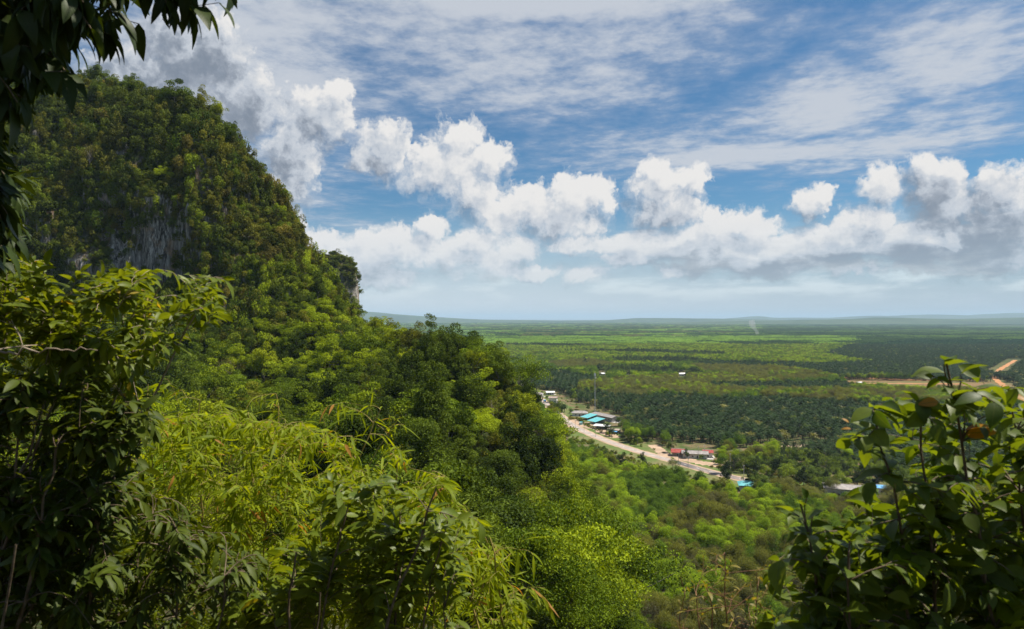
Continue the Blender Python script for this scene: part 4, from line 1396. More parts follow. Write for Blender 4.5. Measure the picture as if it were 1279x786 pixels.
rd_px = np.array([q[0] for q in ROADPX], float); rd_py = np.array([q[1] for q in ROADPX], float)
ALL = [(-2000, 300), (4000, 300), (4000, 2000), (-2000, 2000)]
USE = [
    ('rgreen', ALL),
    ('rbright', [(380, 421), (1075, 420), (1030, 434), (1060, 447), (900, 449), (760, 454), (600, 452), (380, 444)]),
    ('rgreen', [(640, 449), (760, 449), (770, 458), (640, 458)]),
    ('wood', [(690, 438), (800, 436.5), (905, 440), (905, 444), (800, 441)]), ('wood', [(600, 430), (700, 429), (760, 431), (700, 433)]), ('wood', [(860, 427), (980, 426), (1030, 430), (930, 431)]),
    ('wood', [(560, 444), (640, 446), (650, 450), (560, 449)]), ('wood', [(760, 447), (850, 446), (900, 450), (850, 453), (770, 452)]),
    ('palm', [(860, 451), (1000, 449), (1060, 458), (1180, 462), (1180, 468), (1040, 469), (960, 462), (880, 458)]),
    ('palm', [(1030, 441), (1060, 430), (1140, 425), (1600, 424), (1600, 500), (1240, 494), (1190, 473), (1060, 464), (985, 452), (1060, 447)]),
    ('rbright', [(900, 450), (1000, 444), (1090, 450), (1020, 453)]),
    ('rbrown', [(680, 452), (740, 449), (775, 456), (700, 460)]), ('rbrown', [(860, 455), (960, 458), (1005, 464), (1040, 470), (980, 473), (880, 464)]),
    ('rdull', [(960, 456), (1010, 462), (1050, 472), (960, 476)]),
    ('rgreen', [(640, 462), (760, 458), (870, 462), (880, 472), (740, 474), (640, 475)]),
    ('wood', [(740, 458), (800, 457), (870, 461), (880, 467), (760, 464)]),
    ('palm', [(610, 455), (700, 462), (745, 470), (742, 485), (690, 492), (600, 480)]),
    ('rmix', [(722, 477), (790, 471), (900, 467), (975, 471), (960, 483), (905, 495), (840, 489), (790, 494), (725, 493)]),
    ('palm', [(880, 477), (1060, 475), (1070, 487), (960, 485), (890, 483)]),
    ('rdull', [(960, 485), (1060, 486), (1200, 486), (1400, 490), (1400, 502), (1060, 501), (950, 493)]),
    ('palm', [(692, 494), (735, 486), (800, 493), (850, 490), (905, 496), (960, 493), (1060, 501), (1200, 502), (1500, 510), (1500, 610), (1100, 580), (1050, 565), (1000, 568), (940, 562), (880, 552), (840, 544), (790, 532), (745, 512), (712, 502)]),
    ('bare', [(1045, 469), (1160, 470), (1270, 472), (1262, 486), (1140, 484), (1065, 480)]),
    ('grove', [(664, 482), (720, 490), (716, 512), (690, 506)]),
    ('grove', [(880, 556), (930, 548), (980, 556), (1040, 566), (1130, 580), (1200, 610), (960, 606), (905, 585)]),
    ('rbright', [(898, 553), (940, 548), (975, 556), (960, 570), (905, 571)]),
    ('rdull', [(880, 600), (1100, 606), (1500, 620), (1500, 1000), (680, 1000), (760, 640)]),
    ('rbrown', [(960, 597), (1090, 602), (1130, 625), (980, 620)]),
    ('rbright', [(660, 545), (760, 572), (840, 580), (900, 598), (940, 612), (930, 640), (840, 668), (660, 660)]),
    ('rmixg', [(850, 620), (960, 612), (1000, 660), (960, 740), (840, 740), (790, 690)]),
    ('grove', [(745, 551), (790, 559), (835, 572), (832, 586), (770, 578), (738, 566)]),
    ('grass', [(680, 505), (728, 535), (745, 550), (735, 562), (700, 550), (682, 530)]),
]
CLEAR = [[(668, 486), (700, 490), (718, 502), (745, 508), (775, 520), (782, 552), (740, 530), (700, 510)],
         [(832, 552), (896, 556), (902, 584), (842, 574)], [(922, 602), (952, 603), (950, 606), (924, 606)], [(1036, 600), (1108, 602), (1106, 611), (1044, 609)],
         [(746, 465), (758, 465), (758, 470), (746, 470)], [(846, 465), (859, 465), (859, 471), (846, 471)], [(780, 465), (789, 465), (789, 469), (780, 469)]]


def classify(x, y, zc):
    px = CX + FOC * x / y; py = HZ - FOC * zc / y
    t = np.zeros(len(x), 'U8')
    for nm, poly in USE:
        t[in_poly(px, py, poly)] = nm
    return t, px, py


def road_distance(x, y):
    P = np.stack([x, y], 1)
    d = np.full(len(x), 1e9)
    for a, c in zip(lp[:-1], lp[1:]):
        ac = c - a; L = max(1e-9, ac @ ac)
        t_ = np.clip(((P - a) @ ac) / L, 0, 1)
        d = np.minimum(d, np.linalg.norm(P - (a + t_[:, None] * ac), axis=1))
    return d


def road_clear(x, y, top):
    """False where a plant would stand on, or hide, the road, the tracks or the village"""
    px = CX + FOC * x / y
    ok = road_distance(x, y) > 12
    pyr = np.interp(px, rd_px, rd_py)
    Yr = -PLAIN * FOC / (pyr - HZ)
    pyt = HZ - FOC * (PLAIN + top) / y
    infront = (y < Yr) & (px > 668) & (px < 945)
    ok &= ~(infront & (pyt < pyr + np.where(px > 700, 8, 3)))
    pyg = HZ - FOC * PLAIN / y
    pym = HZ - FOC * (PLAIN + top * 0.6) / y
    for c in CLEAR:
        ok &= ~in_poly(px, pyt, c) & ~in_poly(px, pyg, c) & ~in_poly(px, pym, c)
    for sx, sy, ex, ey, w in ((832, 575, 815, 555, 9), (1012, 556, 962, 560, 16), (1274, 497, 1243, 474, 10), (1242, 468, 1270, 449, 18), (962, 560, 915, 576, 8)):
        a = gpt(sx, sy)[:2]; c = gpt(ex, ey)[:2]; ac = c - a
        P = np.stack([x, y], 1); t_ = np.clip(((P - a) @ ac) / (ac @ ac), 0, 1)
        ok &= np.linalg.norm(P - (a + t_[:, None] * ac), axis=1) > w
    return ok


rng = np.random.default_rng(77)
R1 = 2500.0


def lattice(dx, dy, jit, y0, y1, ang=0.3):
    n = int(2 * y1 / min(dx, dy)) + 4
    h = y1 * 1.35
    gx = np.arange(-h, h, dx); gy = np.arange(-h, h, dy)
    A, B = np.meshgrid(gx, gy)
    A = A + (np.arange(len(gy)) % 2)[:, None] * dx * 0.5
    x = A * math.cos(ang) - B * math.sin(ang); y = A * math.sin(ang) + B * math.cos(ang)
    x = x.ravel(); y = y.ravel()
    k = (y > y0) & (y < y1) & (np.abs(x) < 0.95 * y + 60) & (x > -0.28 * y)
    x, y = x[k], y[k]
    return x + rng.normal(0, jit, len(x)), y + rng.normal(0, jit, len(x))


plants = []      # type key, x, y, scale
for kinds, dx, dy, jit, ang, top in ((('palm',), 8.8, 7.6, 0.5, 0.42, 9.0), (('rgreen', 'rbright', 'rdull', 'rbrown', 'rmix', 'rmixg'), 5.0, 4.8, 0.9, 0.15, 10.5), (('grove', 'wood'), 8.0, 8.0, 2.0, 0.0, 11.0), (('grass',), 11, 11, 3.0, 0.0, 3.0)):
    x, y = lattice(dx, dy, jit, 205, R1, ang)
    t, px, py = classify(x, y, PLAIN + 8.0)
    k = np.isin(t, kinds)
    x, y, t, px, py = x[k], y[k], t[k], px[k], py[k]
    # ragged edges between plots, thinner far away
    far = np.clip((y - 900) / 1600, 0, 1)
    k = (rng.random(len(x)) > far * 0.35) & road_clear(x, y, top)
    x, y, t = x[k], y[k], t[k]
    hz_ = np.interp(CX + FOC * x / y, HP, HZZ[np.clip(np.searchsorted(HY, 300), 0, len(HY) - 1)])
    k = np.array([(yy > 780) or (ground_z(xx, yy) < PLAIN + 1.0) for xx, yy in zip(x, y)])
    x, y, t = x[k], y[k], t[k]
    zn = np.array([mnoise.fractal((a / 55, c / 55, 2.0), 1.0, 2.0, 3) for a, c in zip(x, y)])
    for xx, yy, tt, z_ in zip(x, y, t, zn):
        r_ = rng.random()
        if tt == 'palm':
            if r_ < 0.03: key = 'grove0'
            else: key = 'palm2' if (r_ > 0.93) else ('palm0' if r_ < 0.5 else 'palm1')
        elif tt == 'rmix': key = 'rbrown' if z_ + rng.normal(0, .12) > 0.0 else ('rdull' if r_ < 0.5 else 'rbright')
        elif tt == 'rmixg': key = 'rbright' if z_ + rng.normal(0, .1) > 0.12 else ('rdull' if r_ < 0.8 else 'rgreen')
        elif tt == 'rbright': key = 'rgreen' if z_ + rng.normal(0, .08) < -0.16 else ('rdull' if r_ < 0.12 else 'rbright')
        elif tt == 'rgreen': key = 'rbright' if z_ + rng.normal(0, .08) > 0.14 else ('grove0' if r_ < 0.08 else 'rgreen')
        elif tt == 'rdull': key = ('rbrown' if r_ < 0.16 else 'rdull') if z_ + rng.normal(0, .1) < 0.16 else ('rgreen' if r_ < 0.4 else 'rbright')
        elif tt == 'rbrown': key = 'rbrown' if r_ < 0.7 else 'rdull'
        elif tt in ('grove', 'wood'): key = 'grove' + str(int(r_ * 3)) if tt == 'grove' else ('grove1' if r_ < 0.5 else 'grove0')
        else: key = 'shrub'
        plants.append((key, xx, yy))
plants_k = np.array([q[0] for q in plants]); plants_x = np.array([q[1] for q in plants]); plants_y = np.array([q[2] for q in plants])


def spread_plants(sel, name, stuff_name, group, cat, keys, which, look, scale, stuff_label, place, top, limit=298):
    x, y, kk = plants_x[sel], plants_y[sel], plants_k[sel]
    n = len(x)
    if n == 0: return
    sc = scale * np.clip(rng.normal(1, 0.13, n), 0.65, 1.4)
    idx = np.array([which(k_) for k_ in kk])
    px = CX + FOC * x / y; pyt = HZ - FOC * (PLAIN + top) / y
    hid = np.array([hidden_by_hill(a, c, PLAIN + top) for a, c in zip(px, y)])
    show = sc / y * ((px > 0) & (px < 1279) & (pyt < 786) & ~hid & ~behind_front(px, pyt))
    order = np.argsort(-show)
    sing = order[:limit]; sing = sing[show[sing] > 0]
    rest = np.setdiff1d(np.arange(n), sing)
    rot = rng.uniform(0, 6.283, n); sz = sc * rng.uniform(0.9, 1.15, n)
    for i in sing:
        place_individual(keys[idx[i]], (x[i], y[i], PLAIN), rot[i], (sc[i], sc[i], sz[i]), look(kk[i]) + ' ' + place(px[i], pyt[i]), group, cat)
    if len(rest):
        stuff_object(stuff_name, stuff_label, 'plantation' if 'plantation' in stuff_name else 'trees', np.stack([x[rest], y[rest], np.full(len(rest), PLAIN)], 1), rot[rest], np.stack([sc[rest], sc[rest], sz[rest]], 1), idx[rest], keys, with_trunk=('palm' in stuff_name))


pk = [('palm', 0), ('palm', 1), ('palm', 2)]
spread_plants(np.char.startswith(plants_k, 'palm'), 'oil_palm', 'palm_plantation', 'oil palms of the plantation', 'palm', pk, lambda k: int(k[-1]),
              lambda k: 'pale yellowish oil palm' if k == 'palm2' else ('tall dark green oil palm' if k == 'palm1' else 'low dark green oil palm'), 1.0,
              'rows of dark green oil palms filling the plantations of the plain',
              lambda px, py: 'in the front rows of the plantation beyond the road' if px < 850 else ('in the front rows behind the red roofed house' if px < 930 else 'in the front rows behind the light green grove trees'), 9)
rk = [('r' + k, v) for k in ('bright', 'green', 'dull', 'brown') for v in (0, 1)]
rid = {'rbright': 0, 'rgreen': 2, 'rdull': 4, 'rbrown': 6}
spread_plants(np.isin(plants_k, list(rid)), 'rubber_tree', 'rubber_plantation', 'rubber trees on the near plain', 'tree', rk, lambda k: rid[k] + int(rng.random() < 0.5),
              lambda k: RUB_LOOK[k[1:]], 1.0, 'rubber trees in plots of bright green, dull olive and brown across the plain',
              lambda px, py: ('in the bright grove below the road' if py < 640 else 'beside the jungle at the bottom middle') if px < 860 else ('in the dull grove below the turquoise roof' if py < 690 else 'at the bottom edge left of the right hand shrub'), 10)
gk = [('grove', 0), ('grove', 1), ('grove', 2)]
spread_plants(np.char.startswith(plants_k, 'grove'), 'grove_tree', 'grove_trees', 'broadleaf trees by the road', 'tree', gk, lambda k: int(k[-1]),
              lambda k: ('mid green broadleaf tree', 'dark green broadleaf tree', 'light green broadleaf tree')[int(k[-1])], 0.95, 'scattered broadleaf trees between the plantations',
              lambda px, py: 'on the near side of the road' if px < 850 and py > 540 else ('in the grove right of the road' if px >= 850 and py > 530 else 'between the plots of the plain'), 11, 120)

# low shrubs and grass tufts along the road and around the houses
n = 2600
qx = np.empty((n, 2)); i = 0
sl = rng.uniform(0, seglen[-1], n * 3)
bx_ = np.stack([np.interp(sl, seglen, lp[:, k]) for k in (0, 1)], 1) + rng.normal(0, 20, (n * 3, 2))
d_ = road_distance(bx_[:, 0], bx_[:, 1])
bx_ = bx_[(d_ > 10.5)]
ok = road_clear(bx_[:, 0], bx_[:, 1], 2.2) | (rng.random(len(bx_)) < 0.05)
bx_ = bx_[ok & (road_distance(bx_[:, 0], bx_[:, 1]) > 10.5)][:n]
s_ = np.clip(rng.lognormal(0.0, 0.5, len(bx_)), 0.5, 2.6)
stuff_object('roadside_shrubbery', 'low shrubs growing along both verges of the road', 'shrubbery', np.concatenate([bx_, np.full((len(bx_), 1), PLAIN)], 1), rng.uniform(0, 6.28, len(bx_)), np.stack([s_] * 3, 1),
             rng.choice([0, 1, 6, 2, 10], len(bx_)), [('b' + kk, v) for kk in BK for v in (0, 1)])

# beyond: patches of plantation as far as the eye can tell them apart
fx, fy = lattice(54, 54, 9, R1 - 30, 15000, 0.1)
k = rng.random(len(fx)) > np.clip((fy - 6000) / 12000, 0, 0.6)
fx, fy = fx[k], fy[k]
t, px, py = classify(fx, fy, PLAIN + 8.0)
zn = np.array([mnoise.fractal((a / 900, c / 420, 2.0), 1.0, 2.0, 4) for a, c in zip(fx, fy)])
zm = np.array([mnoise.fractal((a / 500, c / 260, 9.0), 1.0, 2.0, 4) for a, c in zip(fx, fy)])
ids = np.where(zn > 0.10, 1, np.where(zn > -0.08, 0, np.where(zm > 0.1, 3, 4)))
ids = np.where(zm < -0.18, 4, ids)
band = (t == 'rbright')
ids = np.where(band, np.where(zm < -0.2, 0, 1), ids)
ids = np.where(t == 'palm', 2, ids)
ids = np.where(t == 'wood', 4, ids)
ids = np.where((~band) & (t != 'palm') & (px > 950) & (py < 425), np.where(zn > 0.12, 0, 4), ids)
gap = (zm > 0.30) & (~band)
k = ~gap & road_clear(fx, fy, 9)
fx, fy, ids = fx[k], fy[k], ids[k]
sc = rng.uniform(0.85, 1.15, len(fx))
stuff_object('far_woodland', 'patchwork of distant groves fading to blue towards the horizon', 'woodland', np.stack([fx, fy, np.full(len(fx), PLAIN)], 1), rng.choice([0, 1.5708, 3.1416], len(fx)) + 0.1,
             np.stack([sc, sc, rng.uniform(0.75, 1.4, len(fx))], 1), ids, [(k_, 0) for k_ in FARK])


# ------------------------------------------------------------------ buildings of the village
def prism(b, c, w, d, h, rz=0.0, mi=0, hip=0.0, thick=0.18):
    """gable or hip roof with real thickness; ridge along local x, c at eaves height"""
    x, y = w / 2, d / 2
    rx = x - hip
    top = np.array([[-x, -y, 0], [x, -y, 0], [x, y, 0], [-x, y, 0], [-rx, 0, h], [rx, 0, h]], float)
    bot = top - np.array([0, 0, thick])
    v = np.concatenate([top, bot])
    ca, sa = math.cos(rz), math.sin(rz)
    v = np.stack([v[:, 0] * ca - v[:, 1] * sa, v[:, 0] * sa + v[:, 1] * ca, v[:, 2]], 1) + np.array(c, float)
    q = np.array([[0, 1, 5, 4], [2, 3, 4, 5], [7, 6, 10, 11], [9, 8, 11, 10], [1, 0, 6, 7], [3, 2, 8, 9], [2, 1, 7, 8], [0, 3, 9, 6]])
    b.add(v, q, mi=mi)
    n0 = b.n
    b.add(v, np.array([[1, 2, 5], [3, 0, 4], [8, 7, 11], [6, 9, 10]]), mi=mi)


def house(name, label, px, py, w, d, h, rz, roof, wall='white_wall', rh=1.6, hip=0.0, over=0.9, base_z=PLAIN, windows=3, cat='house', group=None):
    g = gpt(px, py, base_z)
    root = empty(name, tuple(g), rz)
    tag(root, label, cat, group)
    b = Buf(); box(b, (0, 0, -0.3), (w, d, h + 0.3)); b.build('wall', MAT[wall], root)
    b = Buf(); prism(b, (0, 0, h + 0.02), w + 2 * over, d + 2 * over, rh, 0, hip=hip); rf = b.build('roof', MAT[roof], root)
    if hip < 1:
        b = Buf(); box(b, (0, 0, h + rh + 0.0), (w + 2 * over - 2 * hip, 0.5, 0.12)); b.build('ridge_cap', MAT['concrete'], rf)
    side = w / max(1, windows + 1)
    for i in range(windows):
        xx = -w / 2 + side * (i + 1)
        if i == windows // 2:
            b = Buf(); box(b, (xx, -d / 2 - 0.03, 0), (1.1, 0.08, 2.1)); b.build('door', MAT['dark_open'], root)
        else:
            b = Buf()
            for (ox, oz, sx, sz) in ((0, -0.06, 1.5, 0.12), (0, 1.1, 1.5, 0.12), (-0.69, 0.06, 0.12, 1.04), (0.69, 0.06, 0.12, 1.04)):
                box(b, (xx + ox, -d / 2 - 0.06, 1.0 + oz), (sx, 0.14, sz))
            wf = b.build('window', MAT['concrete'], root)
            b = Buf(); box(b, (xx, -d / 2 - 0.02, 1.06), (1.26, 0.06, 1.04)); b.build('pane', MAT['glass_dark'], wf)
    b = Buf(); box(b, (w * 0.2, 0, -0.35), (w + 1.6, d + 2.2, 0.42)); b.build('plinth', MAT['concrete'], root)
    return root


def shed(name, label, px, py, w, d, h, rz, roof, slope=0.12, posts=4, cat='shed', group=None, back=True, sheet=None):
    """open lean-to: posts, sloping sheet roof, back wall"""
    g = gpt(px, py)
    root = empty(name, tuple(g), rz)
    tag(root, label, cat, group)
    b = Buf(); box(b, (0, 0, h), (w, d, 0.14), tilt=slope); b.build('roof', MAT[roof], root)
    for i in range(posts):
        xx = -w / 2 + 0.4 + (w - 0.8) * i / (posts - 1)
        b = Buf(); tube(b, [(xx, -d / 2 + 0.3, -0.1), (xx, -d / 2 + 0.3, h - d / 2 * slope + 0.06)], 0.09, 6); b.build('post', MAT['steel'], root)
    if back:
        b = Buf(); box(b, (0, d / 2 - 0.25, 0), (w * 0.94, 0.16, h + d / 2 * slope - 0.06)); b.build('wall', MAT['concrete'], root)
    if sheet:
        b = Buf(); box(b, (w * 0.2, -d / 2 - 0.8, h - d / 2 * slope - 0.7), (w * 0.45, 1.8, 0.08), tilt=0.35); b.build('awning', MAT[sheet], root)
    b = Buf()
    for k in range(3):
        box(b, (-w * 0.3 + k * w * 0.3, d * 0.12, 0), (w * 0.16, d * 0.2, 0.9))
    b.build('counter', MAT['rust_roof'], root)
    return root


house('white_house', 'white walled house with hipped grey roof left of the turquoise awning', 724, 519.5, 15, 8, 3.3, R(-8), 'grey_roof', rh=2.0, hip=3.0)
house('long_building', 'long grey roofed building running behind the turquoise awning', 756, 524, 34, 9, 4.0, R(-62), 'grey_roof', wall='concrete', rh=1.6, windows=6, cat='building')
shed('turquoise_awning', 'turquoise sheet roof on posts, farther of the pair beside the road', 735.5, 524, 12, 13, 3.6, R(-58), 'turquoise_roof', 0.20, cat='awning', group='turquoise sheet roofs')
shed('turquoise_awning', 'turquoise sheet roof on posts, nearer of the pair beside the road', 744.5, 529, 13, 12, 3.6, R(-58), 'turquoise_roof', 0.20, cat='awning', group='turquoise sheet roofs')
shed('open_shop', 'open fronted roadside shop with whitish sheet roof behind two palms', 752, 536, 15, 7, 3.3, R(-30), 'white_roof', 0.10, cat='shop')
shed('open_shop', 'dark shop with a bright blue awning by the palm plantation edge', 766, 541, 12, 6, 3.2, R(-30), 'rust_roof', 0.10, sheet='blue_roof', cat='shop')
house('red_roofed_house', 'long white house with grey roof between two red roofs', 868, 571.5, 17, 8, 3.4, R(-14), 'grey_roof', rh=1.5, windows=4)
house('red_roofed_annexe', 'open front house with rusty red roof beside the round tree', 847, 569, 8.5, 8, 2.9, R(-14), 'red_roof', wall='rust_roof', rh=2.0, windows=1, cat='annexe')
house('red_roofed_annexe', 'small red roofed house at the right end of the long white house', 884, 570.5, 6, 7, 3.6, R(-14), 'red_roof', rh=1.4, windows=1, cat='annexe')
house('grey_roofed_house', 'grey roofed house at the far end of the visible road', 672, 495.5, 12, 9, 3.2, R(-12), 'grey_roof', rh=2.0, hip=2.0)
house('white_shophouse', 'white two storey shophouse where the road disappears', 691, 503, 9, 8, 6.0, R(-12), 'rust_roof', rh=1.5)
house('white_bungalow', 'small white bungalow between the grey house and the shophouse', 687, 493, 10, 7, 3.2, R(8), 'white_roof', rh=1.4)
house('farmhouse', 'white roofed farmhouse beyond the radio mast', 752, 469, 10, 8, 3.2, R(10), 'white_roof', rh=1.6)
house('farmhouse', 'low white roofed farmhouse right of the radio mast, half hidden by trees', 784.5, 468, 9, 7, 3.0, R(0), 'rust_roof', rh=1.4, windows=2)
house('farmhouse', 'white farmhouse with bright roof at the edge of the brown rubber grove', 852, 469.5, 9, 8, 3.4, R(-6), 'white_roof', rh=2.0)
house('farm_hut', 'small white hut in the cleared brown field', 1073, 480, 7, 5, 2.8, R(0), 'white_roof', rh=1.0, windows=1, cat='hut')
house('farm_hut', 'pale roofed hut among palms left of the cleared field', 975, 493.5, 8, 5, 3.0, R(0), 'white_roof', rh=1.2, windows=1, cat='hut')
house('turquoise_roofed_house', 'house with broad turquoise hip roof behind the near rubber trees', 937, 612, 12, 9, 3.4, R(-14), 'turquoise_roof', rh=2.0, hip=3.6)
house('storage_shed', 'large dark grey storage shed behind the right hand shrub', 1056, 617, 22, 12, 4.0, R(-20), 'grey_roof', wall='concrete', rh=1.4, windows=4, cat='shed')
house('blue_roofed_hut', 'small hut with bright blue roof beside the storage shed', 1100, 616, 7, 6, 3.6, R(-20), 'blue_roof', rh=1.2, windows=1, cat='hut')

# roadside kiosk
g = gpt(725.5, 530.5)
k_ = tag(empty('roadside_kiosk', tuple(g), R(-60)), 'little teal kiosk on the bare ground before the turquoise awning', 'kiosk')
b = Buf(); box(b, (0, 0, 0.15), (2.6, 2.2, 1.1)); b.build('counter', MAT['teal_paint'], k_)
b = Buf(); box(b, (0, 0, 2.3), (3.4, 3.0, 0.12), tilt=0.12); b.build('roof', MAT['teal_paint'], k_)
for sx in (-1, 1):
    for sy in (-1, 1):
        b = Buf(); tube(b, [(sx * 1.2, sy * 1.0, 0), (sx * 1.2, sy * 1.0, 2.3)], 0.06, 5); b.build('post', MAT['steel'], k_)


def vehicle(name, label, px, py, rz, paint, kind, cat):
    g = gpt(px, py)
    root = tag(empty(name, (g[0], g[1], PLAIN + 0.13), rz), label, cat)
    L, W = (4.9, 1.75) if kind != 'lorry' else (7.5, 2.2)
    hh = 0.95 if kind != 'lorry' else 1.2
    b = Buf(); box(b, (0, 0, 0.38), (L, W, hh - 0.38)); b.build('body', MAT[paint], root)

    def taper(x0, x1, z0, z1, ins0, ins1, mat, nm):
        b = Buf(); y = W / 2 - 0.06
        v = [[x0, -y, z0], [x1, -y, z0], [x1, y, z0], [x0, y, z0], [x0 + ins0, -y + .15, z1], [x1 - ins1, -y + .15, z1], [x1 - ins1, y - .15, z1], [x0 + ins0, y - .15, z1]]
        b.add(v, [[0, 3, 2, 1], [4, 5, 6, 7], [0, 1, 5, 4], [1, 2, 6, 5], [2, 3, 7, 6], [3, 0, 4, 7]])
        return b.build(nm, MAT[mat], root)
    if kind == 'car':
        taper(-1.7, 1.3, hh, 1.45, 0.5, 0.75, 'glass_dark', 'window')
        b = Buf(); box(b, (-0.3, 0, 1.452), (1.7, W - 0.5, 0.05)); b.build('roof', MAT[paint], root)
    elif kind == 'pickup':
        taper(-0.4, 1.5, hh, 1.6, 0.2, 0.7, 'glass_dark', 'window')
        b = Buf(); box(b, (0.4, 0, 1.602), (1.0, W - 0.5, 0.05)); b.build('roof', MAT[paint], root)
        for sy in (-1, 1):
            b = Buf(); box(b, (-1.45, sy * (W / 2 - 0.05), hh), (1.9, 0.08, 0.35)); b.build('bed_side', MAT[paint], root)
    else:
        taper(2.0, 3.7, hh, 2.3, 0.05, 0.5, 'glass_dark', 'window')
        b = Buf(); box(b, (-1.1, 0, hh), (5.2, W + 0.1, 1.7)); b.build('cargo_box', MAT['blue_roof'], root)
    for sx in (-0.31, 0.31):
        for sy in (-1, 1):
            b = Buf()
            r_ = 0.36 if kind != 'lorry' else 0.48
            an = np.linspace(0, 2 * np.pi, 14, endpoint=False)
            ring = np.stack([sx * L + r_ * np.cos(an), np.full(14, sy * (W / 2 - 0.12)), r_ + r_ * np.sin(an)], 1)
            ring2 = ring + np.array([0, sy * 0.2, 0])
            b.add(np.concatenate([ring, ring2]), [[i, (i + 1) % 14, 14 + (i + 1) % 14, 14 + i] for i in range(14)])
            for rr_, yo in ((ring, 0), (ring2, 1)):
                b.add(np.concatenate([rr_, rr_.mean(0, keepdims=True)]), [[i, (i + 1) % 14, 14] for i in range(14)])
            b.build('wheel', MAT['rubber_tyre'], root)
    return root


def road_dir(px):
    py = np.interp(px, rd_px, rd_py); a = gpt(px, py); c = gpt(px + 2, np.interp(px + 2, rd_px, rd_py))
    return math.atan2(c[1] - a[1], c[0] - a[0])


vehicle('delivery_lorry', 'small lorry with blue box parked where the road disappears', 680.5, 503, road_dir(680), 'white_paint', 'lorry', 'lorry')
vehicle('pickup_truck', 'dark pickup driving on the pale road', 696, 520.3, road_dir(696), 'dark_paint', 'pickup', 'pickup')
vehicle('parked_car', 'white car parked under the turquoise awning', 738.5, 529.5, R(20), 'white_paint', 'car', 'car')
vehicle('parked_car', 'white car parked under the red roof by the round tree', 842.5, 569.5, R(-20), 'white_paint', 'car', 'car')

POLES = [(680.5, 513, 8), (686.5, 517, 8), (697.5, 524, 8.5), (704.5, 528, 8), (718.5, 535, 8), (729.5, 540, 9), (744, 546, 9), (847.5, 581, 8.5), (859.5, 585, 8), (872, 575, 10), (880, 571, 9), (912, 589, 12), (929, 601, 10)]
for i, (px, py, h) in enumerate(POLES):
    g = gpt(px, py)
    root = tag(empty('utility_pole', tuple(g), road_dir(min(max(px, 672), 920)) + R(90)), None, 'utility pole', 'utility poles along the road')
    place = ['nearest the far end of the visible road', 'second from the far end of the visible road', 'on the verge beside the dark pickup', 'just past the dark pickup', 'opposite the short sandy turning', 'opposite the teal kiosk', 'opposite the open fronted shop',
             'at the start of the dark asphalt', 'halfway along the dark asphalt', 'before the middle of the long white house', 'before the right end of the long white house', 'rising from the grove right of the road', 'above the turquoise hip roof'][i]
    root['label'] = 'thin concrete utility pole ' + place
    b = Buf(); tube(b, [(0, 0, -0.3), (0, 0, h * 0.5), (0, 0, h)], [0.17, 0.14, 0.11], 6); b.build('pole', MAT['concrete'], root)
    b = Buf(); box(b, (0, 0, h - 0.7), (1.9, 0.12, 0.12)); arm = b.build('cross_arm', MAT['concrete'], root)
    for sx in (-0.8, 0, 0.8):
        b = Buf(); tube(b, [(sx, 0, h - 0.57), (sx, 0, h - 0.35)], [0.06, 0.03], 6); b.build('insulator', MAT['white_paint'], arm)
    if i in (4, 5, 8):
        b = Buf(); tube(b, [(0, 0, h - 1.9), (0, -0.32, h - 1.85), (0, -0.34, h - 1.0)], 0.28, 8); b.build('transformer', MAT['steel'], root)

# radio mast
g = gpt(743, 515)
mast = tag(empty('radio_mast', tuple(g)), 'tall thin grey lattice radio mast above the palms', 'radio mast')
MH = 42.0
for sx in (-1, 1):
    for sy in (-1, 1):
        b = Buf(); tube(b, [(sx * 0.7, sy * 0.7, 0), (sx * 0.575, sy * 0.575, MH / 2), (sx * 0.45, sy * 0.45, MH)], 0.07, 5); b.build('leg', MAT['steel'], mast)
b = Buf()
nz_ = 22
for i in range(nz_):
    z0, z1 = MH * i / nz_, MH * (i + 1) / nz_
    w0, w1 = 0.7 - 0.25 * z0 / MH, 0.7 - 0.25 * z1 / MH
    cs0 = [(-w0, -w0, z0), (w0, -w0, z0), (w0, w0, z0), (-w0, w0, z0)]; cs1 = [(-w1, -w1, z1), (w1, -w1, z1), (w1, w1, z1), (-w1, w1, z1)]
    for k in range(4):
        tube(b, [cs0[k], cs1[(k + 1) % 4]], 0.05, 4); tube(b, [cs1[k], cs1[(k + 1) % 4]], 0.05, 4)
b.build('bracing', MAT['steel'], mast)
for an in (0.3, 2.4, 4.5):
    b = Buf(); tube(b, [(math.cos(an) * 0.6, math.sin(an) * 0.6, MH - 3.2), (math.cos(an) * 0.9, math.sin(an) * 0.9, MH - 3.2), (math.cos(an) * 0.9, math.sin(an) * 0.9, MH - 0.6)], 0.22, 6); b.build('antenna_panel', MAT['white_paint'], mast)
b = Buf(); tube(b, [(0.5, -0.5, MH - 5), (0.9, -1.1, MH - 5)], [0.75, 0.8], 12); b.build('dish', MAT['white_paint'], mast)
b = Buf(); tube(b, [(0, 0, MH - 0.3), (0, 0, MH + 2.5)], 0.05, 5); b.build('lightning_rod', MAT['steel'], mast)

